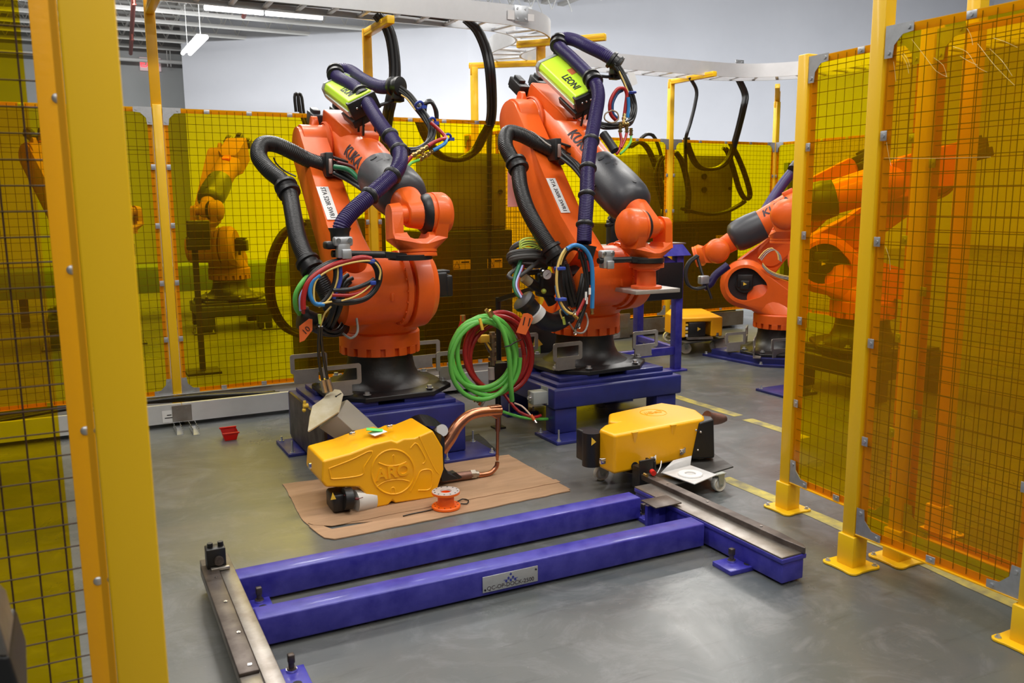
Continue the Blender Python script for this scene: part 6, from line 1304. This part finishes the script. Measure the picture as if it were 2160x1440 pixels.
# ================================================================ BEHIND THE FILM
def cabinet(x0,x1,Y,z0,z1,lab,m=CAB,depth=.55,labels=(),doors=1,feet=True,extra=None):
    r=root('control_cabinet',((x0+x1)/2,Y+depth/2,z0),lab,'cabinet'); mb=MB(); mb.box(((x0+x1)/2,Y+depth/2,(z0+z1)/2),(x1-x0,depth,z1-z0),bev=.01); obj('cabinet_body',mb,m,r)
    for k in range(doors):
        a=x0+(x1-x0)*k/doors+.015; b_=x0+(x1-x0)*(k+1)/doors-.015; mb=MB(); mb.box(((a+b_)/2,Y-.006,(z0+z1)/2),(b_-a,.012,z1-z0-.06),bev=.003); dr=obj('door',mb,m,r); mb=MB(); mb.cyl((b_-.05,Y-.012,(z0+z1)/2),(b_-.05,Y-.035,(z0+z1)/2),.02,seg=14); obj('handle',mb,BLK,dr)
    for (px,py,w_,h_) in labels:
        p=PY(px,py,Y-.014); mb=MB(); mb.box(p,(w_,.003,h_)); lb=obj('warning_label',mb,LBLY,r,smooth=0)
        mb=MB(); q=p+Vector((-w_*.28,-.003,0)); t=.35*h_; mb.tube([q+Vector((-t,0,-t)),q+Vector((t,0,-t)),q+Vector((0,0,t))],.003,5,closed=True,smooth=False); mb.box(p+Vector((w_*.2,-.003,h_*.25)),(w_*.45,.001,h_*.15)); obj('label_print',mb,INK,lb,smooth=0)
    return r
Yc_=7.0
xa=PY(905,600,Yc_).x; xb_=xR-.08
cabinet(PY(893,600,Yc_).x,xb_,Yc_,.0,1.30,'big dark control cabinet behind the film between the robots, two yellow labels',labels=((974,558,.17,.085),(1044,555,.15,.085)),doors=2)
cabinet(PY(925,400,Yc_).x,xR-.12,Yc_+.05,1.30,1.98,'grey brown transformer cabinet on top of the dark one between the robots',m=CABG,doors=1,depth=.5)
cabinet(PY(642,600,7.2).x,PY(700,600,7.2).x+.5,7.2,.0,1.42,'dark cabinet behind the film just left of the left robot')
x3,x4=PY(1288,600,8.75).x,PY(1560,600,8.75).x
cabinet(x3,x4,8.8,.0,1.28,'dark control cabinet behind the film right of the middle robot',labels=((1522,503,.19,.09),(1528,604,.06,.05)),doors=3)
cabinet(PY(1345,400,8.8).x,PY(1396,400,8.8).x,8.8,1.28,2.12,'left brown upper transformer cabinet behind the right back fence',m=CABG)
cabinet(PY(1452,400,8.8).x,PY(1545,400,8.8).x,8.8,1.28,2.12,'right brown upper transformer cabinet with two knobs behind the right back fence',m=CABG)
for px in (1484,):
    for py in (372,400):
        p=PY(px,py,8.78); mb=MB(); mb.cyl(p,p+Vector((0,-.03,0)),.035,seg=16); tag(obj('cabinet_knob',mb,BLK),('upper' if py<380 else 'lower')+' round knob on the right upper transformer cabinet','knob')
# hanging cable bundles behind film
for pts,n,lab in (([(1540,300),(1556,330),(1572,370),(1582,410),(1573,420),(1560,400),(1548,360),(1535,320),(1527,312)],4,'black cable skein hanging behind the right back fence'),
                  ([(1328,310),(1350,300),(1370,320),(1392,380),(1402,430),(1398,470)],4,'black cable skein falling behind the middle robot forearm'),
                  ([(1440,440),(1470,448),(1500,452),(1530,447),(1555,435),(1570,425)],4,'black cables draped across the top of the dark cabinet'),
                  ([(1425,320),(1440,345),(1452,400),(1450,450)],3,'black cables at the left edge of the upper transformer cabinet')):
    drop([(x,y) for x,y in pts],8.55,.020,lab,n=n)
drop([(638,470),(600,490),(575,540),(568,600),(575,650),(600,690),(640,710)],7.0,.022,'black hose arc behind the film left of the left robot',n=3)
drop([(1400,330),(1390,345),(1386,380),(1400,440)],8.5,.02,'black cable beside the yellow post of the right back fence',n=2)
# long low bench and machine boxes far left
r_=root('low_conveyor',(.0,12.6,0),'long low green bench line behind the film at the far left','bench'); mb=MB(); mb.box((.8,12.7,.55),(5,.7,.35),bev=.01); obj('bench_top',mb,mat('dull_green_paint',(.12,.18,.10),.6),r_)
for k in range(6):
    mb=MB(); mb.box((-1.5+k*.9,12.5,.19),(.10,.10,.38)); obj('leg',mb,CAB,r_)
for x,y,w_,h_,z,lab in ((.98,8.2,.35,.22,1.05,'upper'),(.98,8.2,.36,.12,.85,'lower')):
    p=PY(418,486 if lab=='upper' else 513,8.2); mb=MB(); mb.box(p,(w_*.55,.1,.18 if lab=='upper' else .12),bev=.01); o=obj('control_box',mb,CAB,at=p); tag(o,lab+' dark control box dim behind the film right of the bent post','control box')
mb=MB(); p=PY(416,600,8.25); mb.box((p.x,8.26,.6),(.05,.05,1.3)); mb.box((p.x,8.26,.01),(.3,.3,.02)); tag(obj('box_stand',mb,CAB),'slim stand of the dim control boxes behind the film','stand')
# tall grey frame behind corner panel
r_=root('door_frame_stand',(PY(1660,400,8.9).x,8.9,0),'narrow green frame standing behind the corner of the right back fence','frame')
mb=MB(); x=PY(1662,400,8.9).x; mb.box((x,8.9,1.0),(.10,.08,2.0)); mb.box((x+.35,8.9,1.0),(.10,.08,2.0)); mb.box((x+.17,8.9,2.0),(.45,.08,.10)); obj('upright',mb,mat('dull_green_paint',(.12,.18,.10),.6),r_)
# dark sheet on floor by pedestal one
slab([(975,925),(1010,918),(1045,950),(1040,960),(1000,952)],.001,.012,'dark_rag','crumpled dark blue rag on the floor right of the left pedestal',m=mat('navy_cloth',(.012,.015,.03),.8,bump=.5,bscale=30),cat='rag')
r_=None

# ================================================================ GLINTS PAINTED ON THE FILM CREASES
CRM=mat('crease_glint_tint',(.80,.62,.22),.18,spec=.8)  # pale colour imitates the highlight along each crease
def crease_glints(lines,fn,par,R_=.0007):
    mb=MB()
    for L in lines: mb.tube([fn(x,y) for x,y in L],R_,5,res=.02)
    obj('film_crease_glint',mb,CRM,par,kind='stuff')
def find_panel(txt):
    return [o for o in COL.objects if o.get('label','').startswith(txt)][0]
dn=Vector((dr.x,dr.y,0)); nn_=Vector((-dr.y,dr.x,0))
fR=lambda x,y:(lambda q:q)(PN(x,y,Vector((P1.x,P1.y,0))+nn_*.024,nn_))
crease_glints([[(1923,83),(1948,115),(1975,150),(1998,162)],[(1902,115),(1913,135),(1917,155)],[(1906,113),(1914,124),(1919,140)],[(2096,80),(2120,88),(2146,100)],[(2010,98),(2040,110),(2060,140),(2082,152)],[(2025,118),(2045,130),(2062,137)],[(2088,103),(2115,130),(2135,160)],[(2062,92),(2100,140),(2140,180)],[(1870,300),(1875,330),(1880,350)],[(1868,520),(1876,545),(1878,570)],[(1866,333),(1960,334),(2090,331)],[(1970,122),(1990,138),(1997,162)],[(1885,130),(1890,172)],[(2040,60),(2048,75),(2052,95)]],fR,find_panel('big near amber'))
fN=lambda x,y:PN(x,y,Vector((P2.x,P2.y,0))+nn_*.024,nn_)
crease_glints([[(1816,128),(1821,150),(1817,185)],[(1732,318),(1736,332),(1734,342)],[(1722,505),(1724,530)],[(1806,140),(1800,155),(1792,165)]],fN,find_panel('narrow amber'))
fB=lambda x,y:PY(x,y,YF-.026)
crease_glints([[(846,249),(855,252),(864,249)],[(880,251),(900,256),(920,255),(952,253)],[(980,257),(1010,262),(1038,260)],[(1020,262),(1035,265),(1045,262)]],fB,find_panel('amber panel of the back fence between'))
